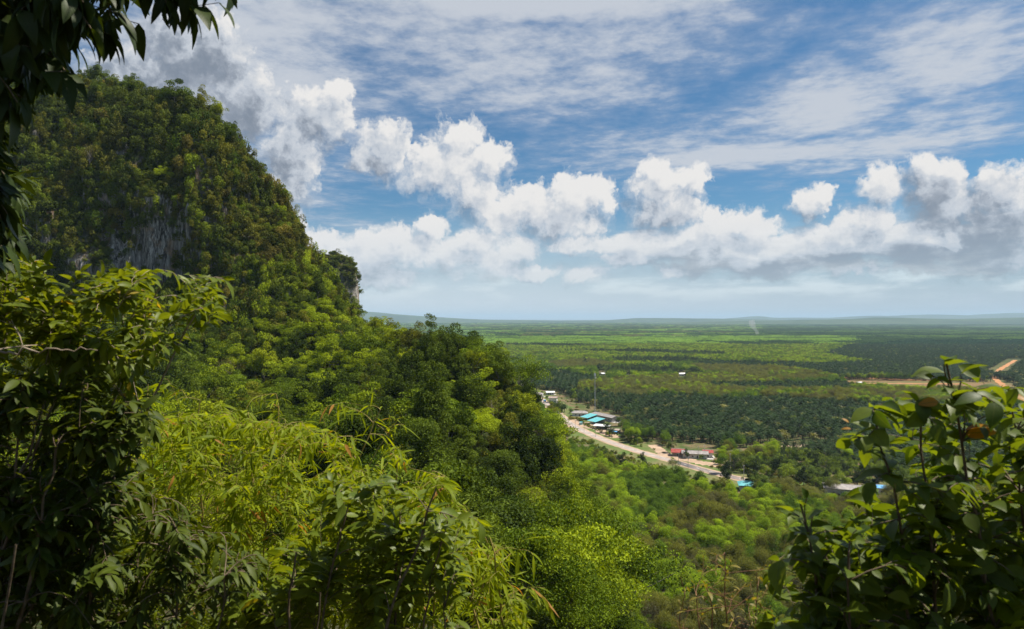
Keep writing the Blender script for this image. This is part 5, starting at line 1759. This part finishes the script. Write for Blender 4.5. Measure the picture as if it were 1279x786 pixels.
# single trees that stand out by the road
LONE = [
    (834, 566, ('grove', 0), 0.95, 'round dense tree standing alone beside the red roofed house'),
    (857, 573, ('grove', 1), 0.62, 'dark rounded tree in front of the red roof'),
    (908, 606, ('grove', 1), 1.35, 'tallest dark tree hiding the road right of the dark asphalt'),
    (936, 612, ('grove', 1), 0.9, 'dark pointed tree left of the turquoise hip roof'),
    (812, 545, ('grove', 0), 0.95, 'round green tree at the palm plantation edge beyond the road'),
    (822, 544, ('grove', 1), 0.85, 'dark round tree touching the palm plantation beyond the road'),
    (780, 540, ('grove', 2), 1.25, 'tall bright green tree beside the blue awning'),
    (758, 541, ('palm', 1), 1.0, 'palm standing before the whitish shop roof'),
    (764, 545, ('palm', 0), 0.9, 'palm shading the yard of the dark shop'),
    (705, 515, ('palm', 1), 0.95, 'palm on the green plot left of the white walled house'),
    (712, 517, ('grove', 0), 0.6, 'small round tree in front of the white walled house'),
    (714, 524, ('bdry', 0), 3.2, 'orange brown bush beside the road before the white house'),
    (697, 511, ('grove', 1), 0.75, 'dark tree beside the white shophouse'),
    (684, 500, ('grove', 0), 0.6, 'small tree between the lorry and the shophouse'),
    (802, 581, ('grove', 1), 0.75, 'dark conical tree on the near side of the road'),
    (840, 588, ('rbrown', 0), 0.85, 'thin open tree before the start of the dark asphalt'),
    (903, 592, ('rgreen', 0), 1.3, 'tall slender light tree rising over the bright grove'),
    (773, 533, ('palm', 1), 1.0, 'palm hiding the right end of the long grey building'),
    (748, 514, ('palm', 0), 1.0, 'palm behind the ridge of the long grey building'),
    (736, 513, ('grove', 0), 0.7, 'tree between the white walled house and the long grey building'),
    (689, 508, ('palm', 0), 0.9, 'low palm in front of the white shophouse'),
    (900, 577, ('grove', 2), 0.8, 'light green tree at the right end of the red roofed houses'),
    (876, 575, ('grove', 0), 0.4, 'small bush-like tree before the white wall of the long house'),
    (748.5, 470, ('grove', 0), 0.75, 'tree at the left corner of the farmhouse beyond the mast'),
    (856.5, 471, ('grove', 1), 0.7, 'dark tree at the right corner of the white farmhouse'),
    (731, 458, ('grove', 1), 1.6, 'lone dark tree on the bright far fields'),
]
for px, py, key, s_, lab in LONE:
    g = gpt(px, py)
    place_individual(key, tuple(g), px * 1.7, (s_, s_, s_), lab, None, 'bush' if key[0] == 'bdry' else ('palm' if key[0] == 'palm' else 'tree'))

# bare and pale trees that stand out on the slope
for px, py, Y, s_, lab in ((722, 655, 150, 1.0, 'nearly leafless grey tree standing out on the slope below the ridge end'), (668, 690, 118, 0.95, 'pale limbed thin tree left of the bare grey tree'), (792, 668, 170, 0.9, 'dry forked tree at the edge of the rubber grove'),
                           (862, 640, 330, 1.0, 'dry grey tree in the dull rubber grove')):
    x_ = (px - CX) / FOC * Y
    z_ = ground_z(x_, Y)
    place_individual(('brownish', 2 if Y < 165 else 0), (x_, Y, max(z_, PLAIN)), px * 0.7, (s_, s_, s_ * 1.25), lab, None, 'tree')

# kinds that were only used as masses keep one real plant in view
EXTRA = {('fgreen', 0): (700, 436, 'near block of mid green trees on the bright far fields'), ('fbright', 0): (900, 433, 'block of bright green trees on the far fields'), ('fpalm', 0): (1100, 433, 'block of dark palms at the upper edge of the right plantation'),
         ('fbrown', 0): (560, 428, 'block of brownish trees behind the low ridge'), ('fwood', 0): (1000, 428, 'dark copse at the right end of the bright far fields')}
for key, (px, py, lab) in EXTRA.items():
    o = protos[key][0]
    o.location = tuple(gpt(px, py)); used_proto.add(key)
    tag(o, lab, 'grove')
for key, (root, kids) in protos.items():
    if key not in used_proto:          # a kind that found no place of its own: stand it on the slope out of the crowd
        root.location = (30 + 3 * len(key[0]), 250, PLAIN)
        tag(root, 'small ' + str(key[0]).replace('b', '', 1) + ' plant behind the ridge end', 'plant')

# smoke of a field fire
m = bpy.data.materials.new('smoke_volume'); m.use_nodes = True
nt = m.node_tree; nt.nodes.clear()
pv = N(nt, 'ShaderNodeVolumePrincipled')
pv.inputs['Color'].default_value = (0.9, 0.9, 0.9, 1)
pv.inputs['Density'].default_value = 0.012
o_ = N(nt, 'ShaderNodeOutputMaterial'); nt.links.new(pv.outputs[0], o_.inputs['Volume'])
g = gpt(945.5, 420.5)
b = Buf()
t_ = np.linspace(0, 1, 9)
tube(b, np.stack([g[0] - 34 * t_ ** 1.5 + 5 * np.sin(t_ * 7), g[1] + 0 * t_, g[2] + 90 * t_], 1), 7 + 13 * t_ + 3 * np.sin(t_ * 11), 9)
n0 = b.n
b.add(np.concatenate([b.v[0][:9], b.v[0][:9].mean(0, keepdims=True)]), [[(i + 1) % 9, i, 9] for i in range(9)])
b.add(np.concatenate([b.v[0][-9:], b.v[0][-9:].mean(0, keepdims=True)]), [[i, (i + 1) % 9, 9] for i in range(9)])
tag(b.build('smoke', m), 'thin white plume of smoke rising far out on the plain', 'smoke', kind='stuff')

# ------------------------------------------------------------------ the air
m = bpy.data.materials.new('haze_air'); m.use_nodes = True
nt = m.node_tree; nt.nodes.clear()
pv = N(nt, 'ShaderNodeVolumePrincipled')
pv.inputs['Color'].default_value = (0.60, 0.82, 1.0, 1)
pv.inputs['Density'].default_value = 0.000040
pv.inputs['Anisotropy'].default_value = 0.0
o_ = N(nt, 'ShaderNodeOutputMaterial'); nt.links.new(pv.outputs[0], o_.inputs['Volume'])
b = Buf(); box(b, (0, 0, -108.0), (126000, 126000, 108.0 + 300.0))
haze = tag(b.build('haze', m), 'pale blue air over the whole plain', 'haze', kind='stuff')


# ------------------------------------------------------------------ plants around the viewpoint
def sample_region(poly, d0, d1, n, rng, dens=None):
    xs = [q[0] for q in poly]; ys = [q[1] for q in poly]
    out = []
    while sum(len(o) for o in out) < n:
        px = rng.uniform(min(xs), max(xs), n); py = rng.uniform(min(ys), max(ys), n)
        k = in_poly(px, py, poly)
        if dens is not None:
            k &= rng.random(n) < dens(px, py)
        px, py = px[k], py[k]
        Y = rng.uniform(d0, d1, len(px))
        out.append(np.stack([(px - CX) / FOC * Y, Y, -(py - HZ) / FOC * Y], 1))
    return np.concatenate(out)[:n]


def clumpy(scale=55.0, seed=0.0, lo=-0.12, base=None):
    def f(x, y):
        v = np.array([mnoise.fractal((a / scale, c / scale, seed), 1.0, 2.0, 3) for a, c in zip(x, y)])
        d = np.clip(0.5 + (v - lo) * 3.0, 0.03, 1.0)
        return d * (base(x, y) if base else 1.0)
    return f


def bez(a, m, c, n):
    t = np.linspace(0, 1, n)[:, None]
    return (1 - t) ** 2 * a + 2 * t * (1 - t) * m + t ** 2 * c


def grow(name, label, cat, roots, limbs, targets, bark, leafmat, seed, leaf=dict(), limb_r=0.012, twig_r=0.0022, bow=0.25, group=None, stem_name='stem', dark_leaf=None, extra_leaves=None):
    """a shrub: limbs from the roots, twigs to the targets, leaves along the twigs"""
    rng = np.random.default_rng(seed)
    roots = np.asarray(roots, float)
    root = empty(name, tuple(roots[0]))
    tag(root, label, cat, group)
    off = roots[0]
    st = Buf()
    nodes, ndist, nrad = [], [], []
    for (ri, tgt, bowv, *thick) in limbs:
        a = roots[ri]; c = np.asarray(tgt, float)
        mid = (a + c) / 2 + np.asarray(bowv, float)
        p = bez(a, mid, c, 26)
        p[1:-1] += rng.normal(0, 0.006, (24, 3))
        L = np.concatenate([[0], np.cumsum(np.linalg.norm(np.diff(p, axis=0), axis=1))])
        r = limb_r * (1 - 0.75 * L / L[-1]) * rng.uniform(0.8, 1.2) * (thick[0] if thick else 1.0)
        tube(st, p - off, r, 7)
        nodes.append(p); ndist.append(L); nrad.append(r)
    NP = np.concatenate(nodes); ND = np.concatenate(ndist); NR = np.concatenate(nrad)
    base, ax, up, cnt = [], [], [], 0
    T = targets[np.argsort(np.min(np.linalg.norm(targets[:, None, :] - NP[None, ::3, :], axis=2), axis=1))]
    lf = dict(n=7, L=0.085, W=0.035, grav=0.35, spread=0.8, start=0.3, curl=0.6, fold=0.3, shape='ellipse', upw=0.3)
    lf.update(leaf)
    addP, addD, addR = [], [], []
    for q, tg in enumerate(T):
        d = np.linalg.norm(NP - tg, axis=1)
        cost = d + 0.15 * ND + np.where(d < 0.05, 1, 0)
        k = int(np.argmin(cost))
        a = NP[k]; L = d[k]
        mid = (a + tg) / 2 + rng.normal(0, 0.12, 3) * L + np.array([0, 0, bow * L])
        m = max(5, min(14, int(L / 0.05)))
        p = bez(a, mid, tg, m)
        r0 = min(NR[k] * 0.8, twig_r + 0.004 * min(L, 0.8))
        r = np.linspace(r0, twig_r * 0.55, m)
        tube(st, p - off, r, 4)
        if L > 0.12:
            NP = np.concatenate([NP, p[2::2]]); ND = np.concatenate([ND, ND[k] + np.linspace(0, L, m)[2::2]]); NR = np.concatenate([NR, r[2::2]])
        # leaves
        nl = max(2, int(rng.normal(lf['n'], lf['n'] * 0.25)))
        Lu = min(L, lf['L'] * nl * 0.55)
        s = 1 - np.linspace(0, 1, nl) * Lu / max(L, 1e-3) * (1 - 0.0)
        s = np.clip(s, 0.05, 1)
        tt = np.linspace(0, 1, m)
        P = np.stack([np.interp(s, tt, p[:, j]) for j in range(3)], 1)
        D = nrm(np.gradient(p, axis=0)); Dv = np.stack([np.interp(s, tt, D[:, j]) for j in range(3)], 1)
        sidev = nrm(np.cross(Dv, np.array([0, 0, 1.0]) + rng.normal(0, 0.2, 3)))
        sg = np.where(np.arange(nl) % 2 == 0, 1.0, -1.0)[:, None]
        sg[0] = 0.15
        A = Dv * rng.uniform(0.35, 0.75, (nl, 1)) + sidev * sg * lf['spread'] + rng.normal(0, 0.22, (nl, 3)) - np.array([0, 0, lf['grav']])
        U = np.array([0, 0, 1.0]) + rng.normal(0, lf['upw'], (nl, 3)) + Dv * 0.25
        base.append(P); ax.append(A); up.append(U)
    B = np.concatenate(base); A = np.concatenate(ax); U = np.concatenate(up)
    n = len(B)
    L = lf['L'] * np.clip(rng.normal(1, 0.3, n), 0.4, 1.7); W = L * lf['W'] / lf['L'] * rng.uniform(0.8, 1.2, n)
    tint = np.clip(rng.normal(0.5, 0.2, n), 0, 0.95)
    if lf.get('old', 0): tint = np.where(rng.random(n) < lf['old'], 1.0, tint)
    fb = Buf()
    leaf_blades(fb, B - off, A, U, L, W, tint, lf['shape'], lf['curl'], lf['fold'], lf.get('nseg', 5), rng)
    if extra_leaves:
        for (pt, a_, u_, l_, w_, ti) in extra_leaves:
            leaf_blades(fb, np.array([pt]) - off, np.array([a_], float), np.array([u_], float), np.array([l_]), np.array([w_]), np.array([ti]), lf['shape'], 0.6, 0.3, 6, rng)
    st.build(stem_name, MAT[bark], root, True)
    fb.build('foliage', leafmat, root, True)
    return root


LEAF = {
    'dim': near_leaf_mat('shade_toned_leaf', (0.020, 0.036, 0.004), (0.070, 0.092, 0.008), (0.07, 0.09, 0.015), 0.32, 0.5, 0.2, (0.2, 0.14, 0.03)),  # shade of the lower left corner put into the leaf colour
    'laurel': near_leaf_mat('laurel_leaf', (0.042, 0.068, 0.006), (0.130, 0.165, 0.012), (0.15, 0.19, 0.03), 0.45, 0.42, 0.3, (0.30, 0.22, 0.03)),
    'canopy': near_leaf_mat('shade_toned_canopy_leaf', (0.012, 0.024, 0.004), (0.036, 0.056, 0.008), (0.045, 0.06, 0.012), 0.22, 0.5, 0.25),  # leaf colour darkened to carry the deep shade at upper left
    'bamboo': near_leaf_mat('bamboo_leaf', (0.046, 0.072, 0.002), (0.165, 0.200, 0.005), (0.13, 0.18, 0.02), 0.48, 0.5, 0.15, (0.36, 0.17, 0.04), lift=1.7),
    'fig': near_leaf_mat('fig_leaf', (0.046, 0.078, 0.006), (0.135, 0.170, 0.012), (0.15, 0.19, 0.03), 0.45, 0.42, 0.3, (0.28, 0.24, 0.03)),
    'broad': near_leaf_mat('broad_leaf', (0.024, 0.048, 0.004), (0.085, 0.115, 0.008), (0.09, 0.12, 0.02), 0.48, 0.46, 0.3, (0.42, 0.20, 0.02), lift=1.6),
    'dry': near_leaf_mat('dry_leaf', (0.08, 0.075, 0.01), (0.19, 0.16, 0.02), (0.2, 0.15, 0.05), 0.4, 0.5, 0.3),
}
r1 = np.random.default_rng(101)


def gz(x, y):
    return -1.72 - 0.42 * y


def rootpt(px, Y, lift=0.0):
    x = (px - CX) / FOC * Y
    return (x, Y, gz(x, Y) + lift)


def tp(px, py, Y):
    return tuple(pix(px, py, Y))


# laurel-like shrub filling the left side
A_up = [(-30, 325), (40, 326), (110, 338), (160, 340), (215, 336), (285, 345), (272, 395), (225, 432), (180, 455), (100, 470), (-30, 480)]
A_lo = [(-30, 470), (165, 460), (190, 520), (185, 600), (160, 680), (120, 800), (-30, 800)]
T = np.concatenate([sample_region(A_up, 2.1, 3.3, 640, r1, clumpy(48, 1.0, -0.08, lambda x, y: np.where(x > 205, 0.35, np.where(y < 340, 0.5, 1.0)))), sample_region(A_lo, 2.5, 3.4, 300, r1, clumpy(60, 2.0, 0.0))])
grow('laurel_shrub', 'leafy green shrub filling the left edge, sunlit along its top with one bare horizontal stick', 'shrub',
     [rootpt(-120, 2.6), rootpt(20, 2.9), rootpt(-60, 2.2), tp(-70, 448, 1.8)],
     [(0, tp(20, 360, 2.4), (-0.1, 0, 0.3)), (0, tp(130, 362, 2.5), (-0.2, 0, 0.3)), (1, tp(255, 376, 2.4), (-0.35, 0, 0.2)), (1, tp(200, 358, 2.6), (-0.25, 0, 0.4)), (2, tp(-70, 448, 1.8), (0, 0, 0.1)), (3, tp(122, 438, 1.85), (0, 0, 0.015), 0.4),
      (1, tp(150, 560, 2.6), (0, 0, 0.2)), (0, tp(90, 430, 2.3), (-0.2, 0, 0.2))],
     T, 'pale_twig', LEAF['laurel'], 1, dict(n=8, L=0.053, W=0.021, grav=0.08, spread=0.7, curl=0.55, old=0.010, upw=0.45), 0.013, 0.0020)

T = sample_region(A_lo, 2.0, 3.1, 1000, r1, clumpy(60, 3.0, 0.0))  # darker neighbour of the laurel, corner shade put into its leaf colour
grow('shade_toned_shrub', 'shrub with shade coloured into its dark green leaves along the lower left edge, below the sunlit leafy shrub', 'shrub', [rootpt(-80, 2.2), rootpt(60, 2.4)],
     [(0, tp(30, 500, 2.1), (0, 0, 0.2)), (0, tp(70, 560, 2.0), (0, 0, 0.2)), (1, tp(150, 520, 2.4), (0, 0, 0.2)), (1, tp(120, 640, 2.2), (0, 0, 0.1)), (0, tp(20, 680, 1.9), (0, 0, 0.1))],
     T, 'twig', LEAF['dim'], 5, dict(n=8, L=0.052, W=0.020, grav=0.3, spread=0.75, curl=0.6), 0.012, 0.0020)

# young growth, shade coloured into its leaves, between the laurel and the overhanging tree
A3 = [(-60, 130), (-5, 150), (12, 220), (18, 320), (-60, 330)]
T = sample_region(A3, 1.8, 2.6, 200, r1)
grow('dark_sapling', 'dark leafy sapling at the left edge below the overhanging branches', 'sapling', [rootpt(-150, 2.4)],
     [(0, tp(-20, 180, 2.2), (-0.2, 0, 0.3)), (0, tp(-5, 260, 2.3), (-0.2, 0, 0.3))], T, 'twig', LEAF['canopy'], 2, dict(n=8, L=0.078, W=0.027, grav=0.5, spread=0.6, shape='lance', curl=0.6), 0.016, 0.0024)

# the tree whose branches hang in from the upper left
B1 = [(-160, -260), (190, -260), (172, -40), (150, 5), (135, 45), (120, 66), (108, 40), (88, 72), (80, 98), (50, 92), (22, 130), (-20, 150), (-160, 160)]
B2 = [(150, -90), (290, -90), (284, 2), (240, 12), (205, 18), (178, 22), (172, 42), (160, 40), (158, 5)]
T = np.concatenate([sample_region([(-300, -800), (430, -800), (400, -60), (190, -60), (190, -260), (-300, -260)], 1.4, 2.8, 260, r1), sample_region(B1, 1.5, 2.6, 760, r1), sample_region(B2, 1.75, 2.0, 30, r1)])  # first region: unseen crown above, spread sunward to shade the branches
trunk_base = (-3.0, 1.2, gz(0, 1.2))
grow('overhanging_tree', 'dark overhanging branches with drooping leaves in the upper left corner against the sky', 'tree', [trunk_base],
     [(0, tp(-200, -300, 1.6), (-0.3, 0, 0.6)), (0, tp(60, 40, 1.9), (-0.5, 0, 1.6)), (0, tp(120, -60, 2.0), (-0.5, 0, 1.8)), (0, tp(230, -70, 1.9), (-0.4, 0, 2.0)), (0, tp(-20, 120, 1.9), (-0.6, 0, 1.2))],
     T, 'twig', LEAF['canopy'], 3, dict(n=8, L=0.080, W=0.029, grav=0.7, spread=0.6, shape='lance', curl=0.7), 0.035, 0.0024, 0.1, stem_name='branch')

# bamboo thicket
C1 = [(130, 560), (165, 520), (210, 508), (250, 520), (300, 512), (350, 522), (400, 528), (450, 545), (500, 560), (545, 585), (575, 610), (600, 650), (640, 720), (672, 800), (130, 800)]


def drop(n, poly, d0, d1):
    return sample_region(poly, d0, d1, n, r1)


def bamboo(name, label, roots, limbs, T, seed):
    return grow(name, label, 'bamboo', roots, limbs, T, 'culm', LEAF['bamboo'], seed, dict(n=8, L=0.088, W=0.013, grav=0.38, spread=0.75, upw=0.6, shape='lance', curl=0.9, fold=0.25, old=0.015, nseg=5), 0.012, 0.0016, 0.22, stem_name='culm')


T = np.concatenate([sample_region(C1, 3.3, 4.8, 1900, r1, clumpy(40, 6.0, -0.05))])
bamboo('bamboo_clump', 'sunlit yellow green bamboo thicket with drooping narrow leaves at lower left centre',
       [rootpt(230, 4.4), rootpt(330, 4.6), rootpt(420, 4.4), rootpt(520, 4.2)],
       [(0, tp(200, 520, 4.0), (0, 0, 0.4)), (0, tp(260, 530, 4.2), (0, 0, 0.4)), (1, tp(310, 515, 4.3), (0, 0, 0.4)), (1, tp(370, 528, 4.0), (0, 0, 0.4)), (2, tp(440, 545, 4.2), (0, 0, 0.4)), (2, tp(500, 565, 4.0), (0, 0, 0.4)),
        (3, tp(560, 600, 3.9), (0, 0, 0.4)), (3, tp(610, 680, 3.8), (0.1, 0, 0.3)), (0, tp(170, 600, 3.8), (0, 0, 0.3)), (1, tp(330, 640, 3.7), (0, 0, 0.3)), (2, tp(460, 660, 3.7), (0, 0, 0.3))], T, 11)
C2 = [(160, 500), (205, 470), (235, 500), (300, 500), (345, 490), (400, 520), (300, 560), (160, 560)]
T = np.concatenate([drop(60, C2, 4.6, 5.4), drop(420, [(150, 540), (560, 590), (640, 760), (150, 760)], 4.7, 5.6)])
bamboo('bamboo_clump', 'taller bamboo behind the thicket, its tips standing against the dark cliff foot',
       [rootpt(200, 5.2), rootpt(380, 5.2)],
       [(0, tp(185, 480, 5.0), (0, 0, 0.4)), (0, tp(250, 500, 5.1), (0, 0, 0.4)), (1, tp(345, 492, 5.0), (0, 0, 0.5)), (1, tp(420, 530, 5.0), (0, 0, 0.4))], T, 12)
# long arching culms
arch = [((300, 4.3), (475, 512, 4.4), 0.55, [(395, 512), (420, 505), (440, 508), (460, 515), (470, 525), (480, 545), (410, 540), (430, 560)], 'slender bamboo culm arching right over the top of the thicket'),
        ((260, 4.5), (500, 520, 4.9), 0.62, [(410, 500), (430, 500), (460, 502), (485, 512), (497, 520), (505, 530), (470, 530)], 'longest bamboo culm arching towards the low ridge'),
        ((360, 4.4), (420, 592, 4.1), 0.9, [(408, 540), (418, 560), (424, 580), (415, 596), (430, 600), (436, 575)], 'bamboo shoot curling down in front of the dark valley'),
        ((690, 3.4), (612, 672, 3.5), 0.05, [(640, 685), (655, 672), (648, 690), (632, 680), (660, 730), (676, 735), (680, 745), (640, 720), (662, 690)], 'thin orange bamboo stem leaning left at bottom centre'),
        ((660, 3.6), (575, 660, 3.6), 0.1, [(580, 662), (590, 672), (600, 690), (610, 715), (570, 655), (620, 735), (640, 760)], 'yellow bamboo stem beside the fig shrub')]
for i, (rt, tip, bw, tg, lab) in enumerate(arch):
    T = np.concatenate([np.array([tp(q[0] + r1.normal(0, 3), q[1] + r1.normal(0, 3), tip[2] + r1.normal(0, .08)) for q in tg])])
    grow('bamboo_culm', lab, 'bamboo', [rootpt(*rt)], [(0, tp(*tip), (0, 0, bw))], T, 'culm', LEAF['bamboo'], 40 + i,
         dict(n=5, L=0.13, W=0.016, grav=0.45, spread=0.6, shape='lance', curl=0.5, fold=0.25, old=0.05), 0.012, 0.0018, 0.15, 'bamboo culms reaching out of the thicket', 'culm')

# fig-like shrub low in the middle
D1 = [(250, 800), (300, 740), (350, 690), (375, 640), (420, 612), (455, 605), (500, 625), (560, 640), (600, 655), (590, 690), (575, 740), (600, 800)]
T = np.concatenate([sample_region(D1, 2.4, 3.6, 780, r1, clumpy(50, 4.0, -0.05, lambda x, y: np.clip(0.3 + (y - 605) / 110.0, 0.3, 1))), sample_region([(400, 600), (460, 588), (560, 640), (610, 652), (560, 670), (400, 640)], 2.2, 3.0, 36, r1)])
grow('fig_shrub', 'bright green oval leaved shrub at the bottom, left of centre', 'shrub', [rootpt(330, 2.5), rootpt(480, 2.7), rootpt(380, 2.2)],
     [(0, tp(440, 615, 2.4), (-0.1, 0, 0.1)), (1, tp(560, 650, 2.4), (-0.1, 0, 0.2)), (1, tp(500, 640, 2.6), (0, 0, 0.2)), (0, tp(370, 690, 2.3), (0, 0, 0.1)), (2, tp(545, 610, 2.3), (-0.2, 0, 0.0)), (2, tp(400, 740, 2.1), (0, 0, 0.1)), (1, tp(560, 740, 2.4), (0, 0, 0.1))],
     T, 'twig', LEAF['fig'], 21, dict(n=8, L=0.060, W=0.024, grav=0.0, spread=0.7, curl=0.5, old=0.010, upw=0.45), 0.011, 0.0020)
# undergrowth of the lower left corner, shade put into its leaf colour
D2 = [(-40, 800), (-40, 600), (100, 590), (180, 610), (270, 650), (330, 700), (300, 800)]
T = sample_region(D2, 2.1, 3.2, 900, r1, clumpy(50, 5.0, 0.0))
grow('leafy_undergrowth', 'shade toned leafy undergrowth in the lower left corner beneath the shrub', 'undergrowth', [rootpt(60, 2.1), rootpt(220, 2.3)],
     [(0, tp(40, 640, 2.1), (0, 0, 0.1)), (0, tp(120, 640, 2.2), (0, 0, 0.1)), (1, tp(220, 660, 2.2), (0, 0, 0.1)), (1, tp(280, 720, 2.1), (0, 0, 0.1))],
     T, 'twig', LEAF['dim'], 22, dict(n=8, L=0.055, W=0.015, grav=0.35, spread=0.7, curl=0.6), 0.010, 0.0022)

# broad leaved shrub on the right
E1 = [(1075, 520), (1100, 488), (1150, 470), (1180, 448), (1200, 462), (1240, 480), (1300, 486), (1400, 520), (1400, 820), (960, 820), (965, 700), (985, 640), (1000, 625), (1040, 660), (1075, 640), (1080, 600), (1062, 560)]


def ed(x, y):
    return np.clip(0.22 + (y - 480) / 210.0 + np.clip((x - 1180) / 400, -.1, 0.3), 0.14, 1.0) * np.where((x < 1080) & (y < 640), 0.4, 1.0)


T = np.concatenate([sample_region(E1, 1.5, 2.7, 720, r1, clumpy(60, 7.0, 0.0, ed)), sample_region([(965, 690), (1060, 660), (1180, 600), (1400, 560), (1400, 830), (955, 830)], 1.6, 2.8, 420, r1), np.array([tp(1180, 450, 1.6), tp(1165, 470, 1.6), tp(1200, 468, 1.65), tp(1235, 484, 1.6), tp(1270, 486, 1.6), tp(1092, 515, 1.55), tp(1085, 545, 1.55), tp(1100, 560, 1.6), tp(1150, 500, 1.6), tp(1008, 622, 1.6), tp(990, 640, 1.6), tp(985, 668, 1.65), tp(975, 700, 1.6), tp(1062, 548, 1.6), tp(1120, 505, 1.6)])])
xl_ = [(tp(1172, 502, 1.58), (-1, 0.1, -0.05), (0.1, -0.9, 0.6), 0.045, 0.024, 1.0), (tp(1063, 536, 1.6), (-1, 0.2, 0.1), (0, -.6, 1), 0.022, 0.010, 1.0), (tp(1060, 528, 1.6), (-0.6, 0.2, 0.6), (0, -.6, 1), 0.018, 0.009, 1.0)]
grow('broad_leaved_shrub', 'tall broad leaved shrub on the right with glossy leaves and an orange dying leaf', 'shrub', [rootpt(1290, 1.9), rootpt(1180, 1.9), rootpt(1100, 1.8), rootpt(1400, 1.7)],
     [(0, tp(1182, 455, 1.6), (0.12, 0, 0.05)), (0, tp(1262, 500, 1.7), (0.1, 0, 0.2)), (1, tp(1092, 510, 1.6), (0.12, 0, 0.0)), (1, tp(1150, 520, 1.65), (0.05, 0, 0.0)), (2, tp(1000, 630, 1.6), (0.1, 0, 0.0)), (2, tp(1060, 690, 1.5), (0, 0, 0.1)),
      (3, tp(1330, 560, 1.5), (0, 0, 0.2)), (3, tp(1290, 640, 1.4), (0, 0, 0.2)), (0, tp(1220, 640, 1.7), (0, 0, 0.1))],
     T, 'twig', LEAF['broad'], 31, dict(n=6, L=0.054, W=0.032, grav=0.2, spread=0.85, shape='heart', curl=0.6, fold=0.28, upw=0.4, nseg=7, old=0.003), 0.009, 0.0022, extra_leaves=xl_)

# leafless thicket at the bottom right of centre
F1 = [(835, 800), (850, 740), (880, 690), (905, 685), (930, 720), (962, 700), (965, 800)]
T = sample_region(F1, 2.2, 3.0, 75, r1)
grow('dry_bush', 'nearly leafless brown twigs with few yellow leaves beside the broad leaved shrub', 'bush', [rootpt(900, 2.7), rootpt(940, 2.5)],
     [(0, tp(850, 720, 2.5), (-0.05, 0, 0.0)), (0, tp(905, 690, 2.6), (0.05, 0, 0.0)), (1, tp(945, 715, 2.5), (0, 0, 0)), (1, tp(890, 760, 2.4), (-0.1, 0, -0.05)), (0, tp(870, 745, 2.6), (0, 0, 0))],
     T, 'red_twig', LEAF['dry'], 51, dict(n=1.4, L=0.026, W=0.010, grav=0.1, spread=0.8), 0.006, 0.0016, 0.05)
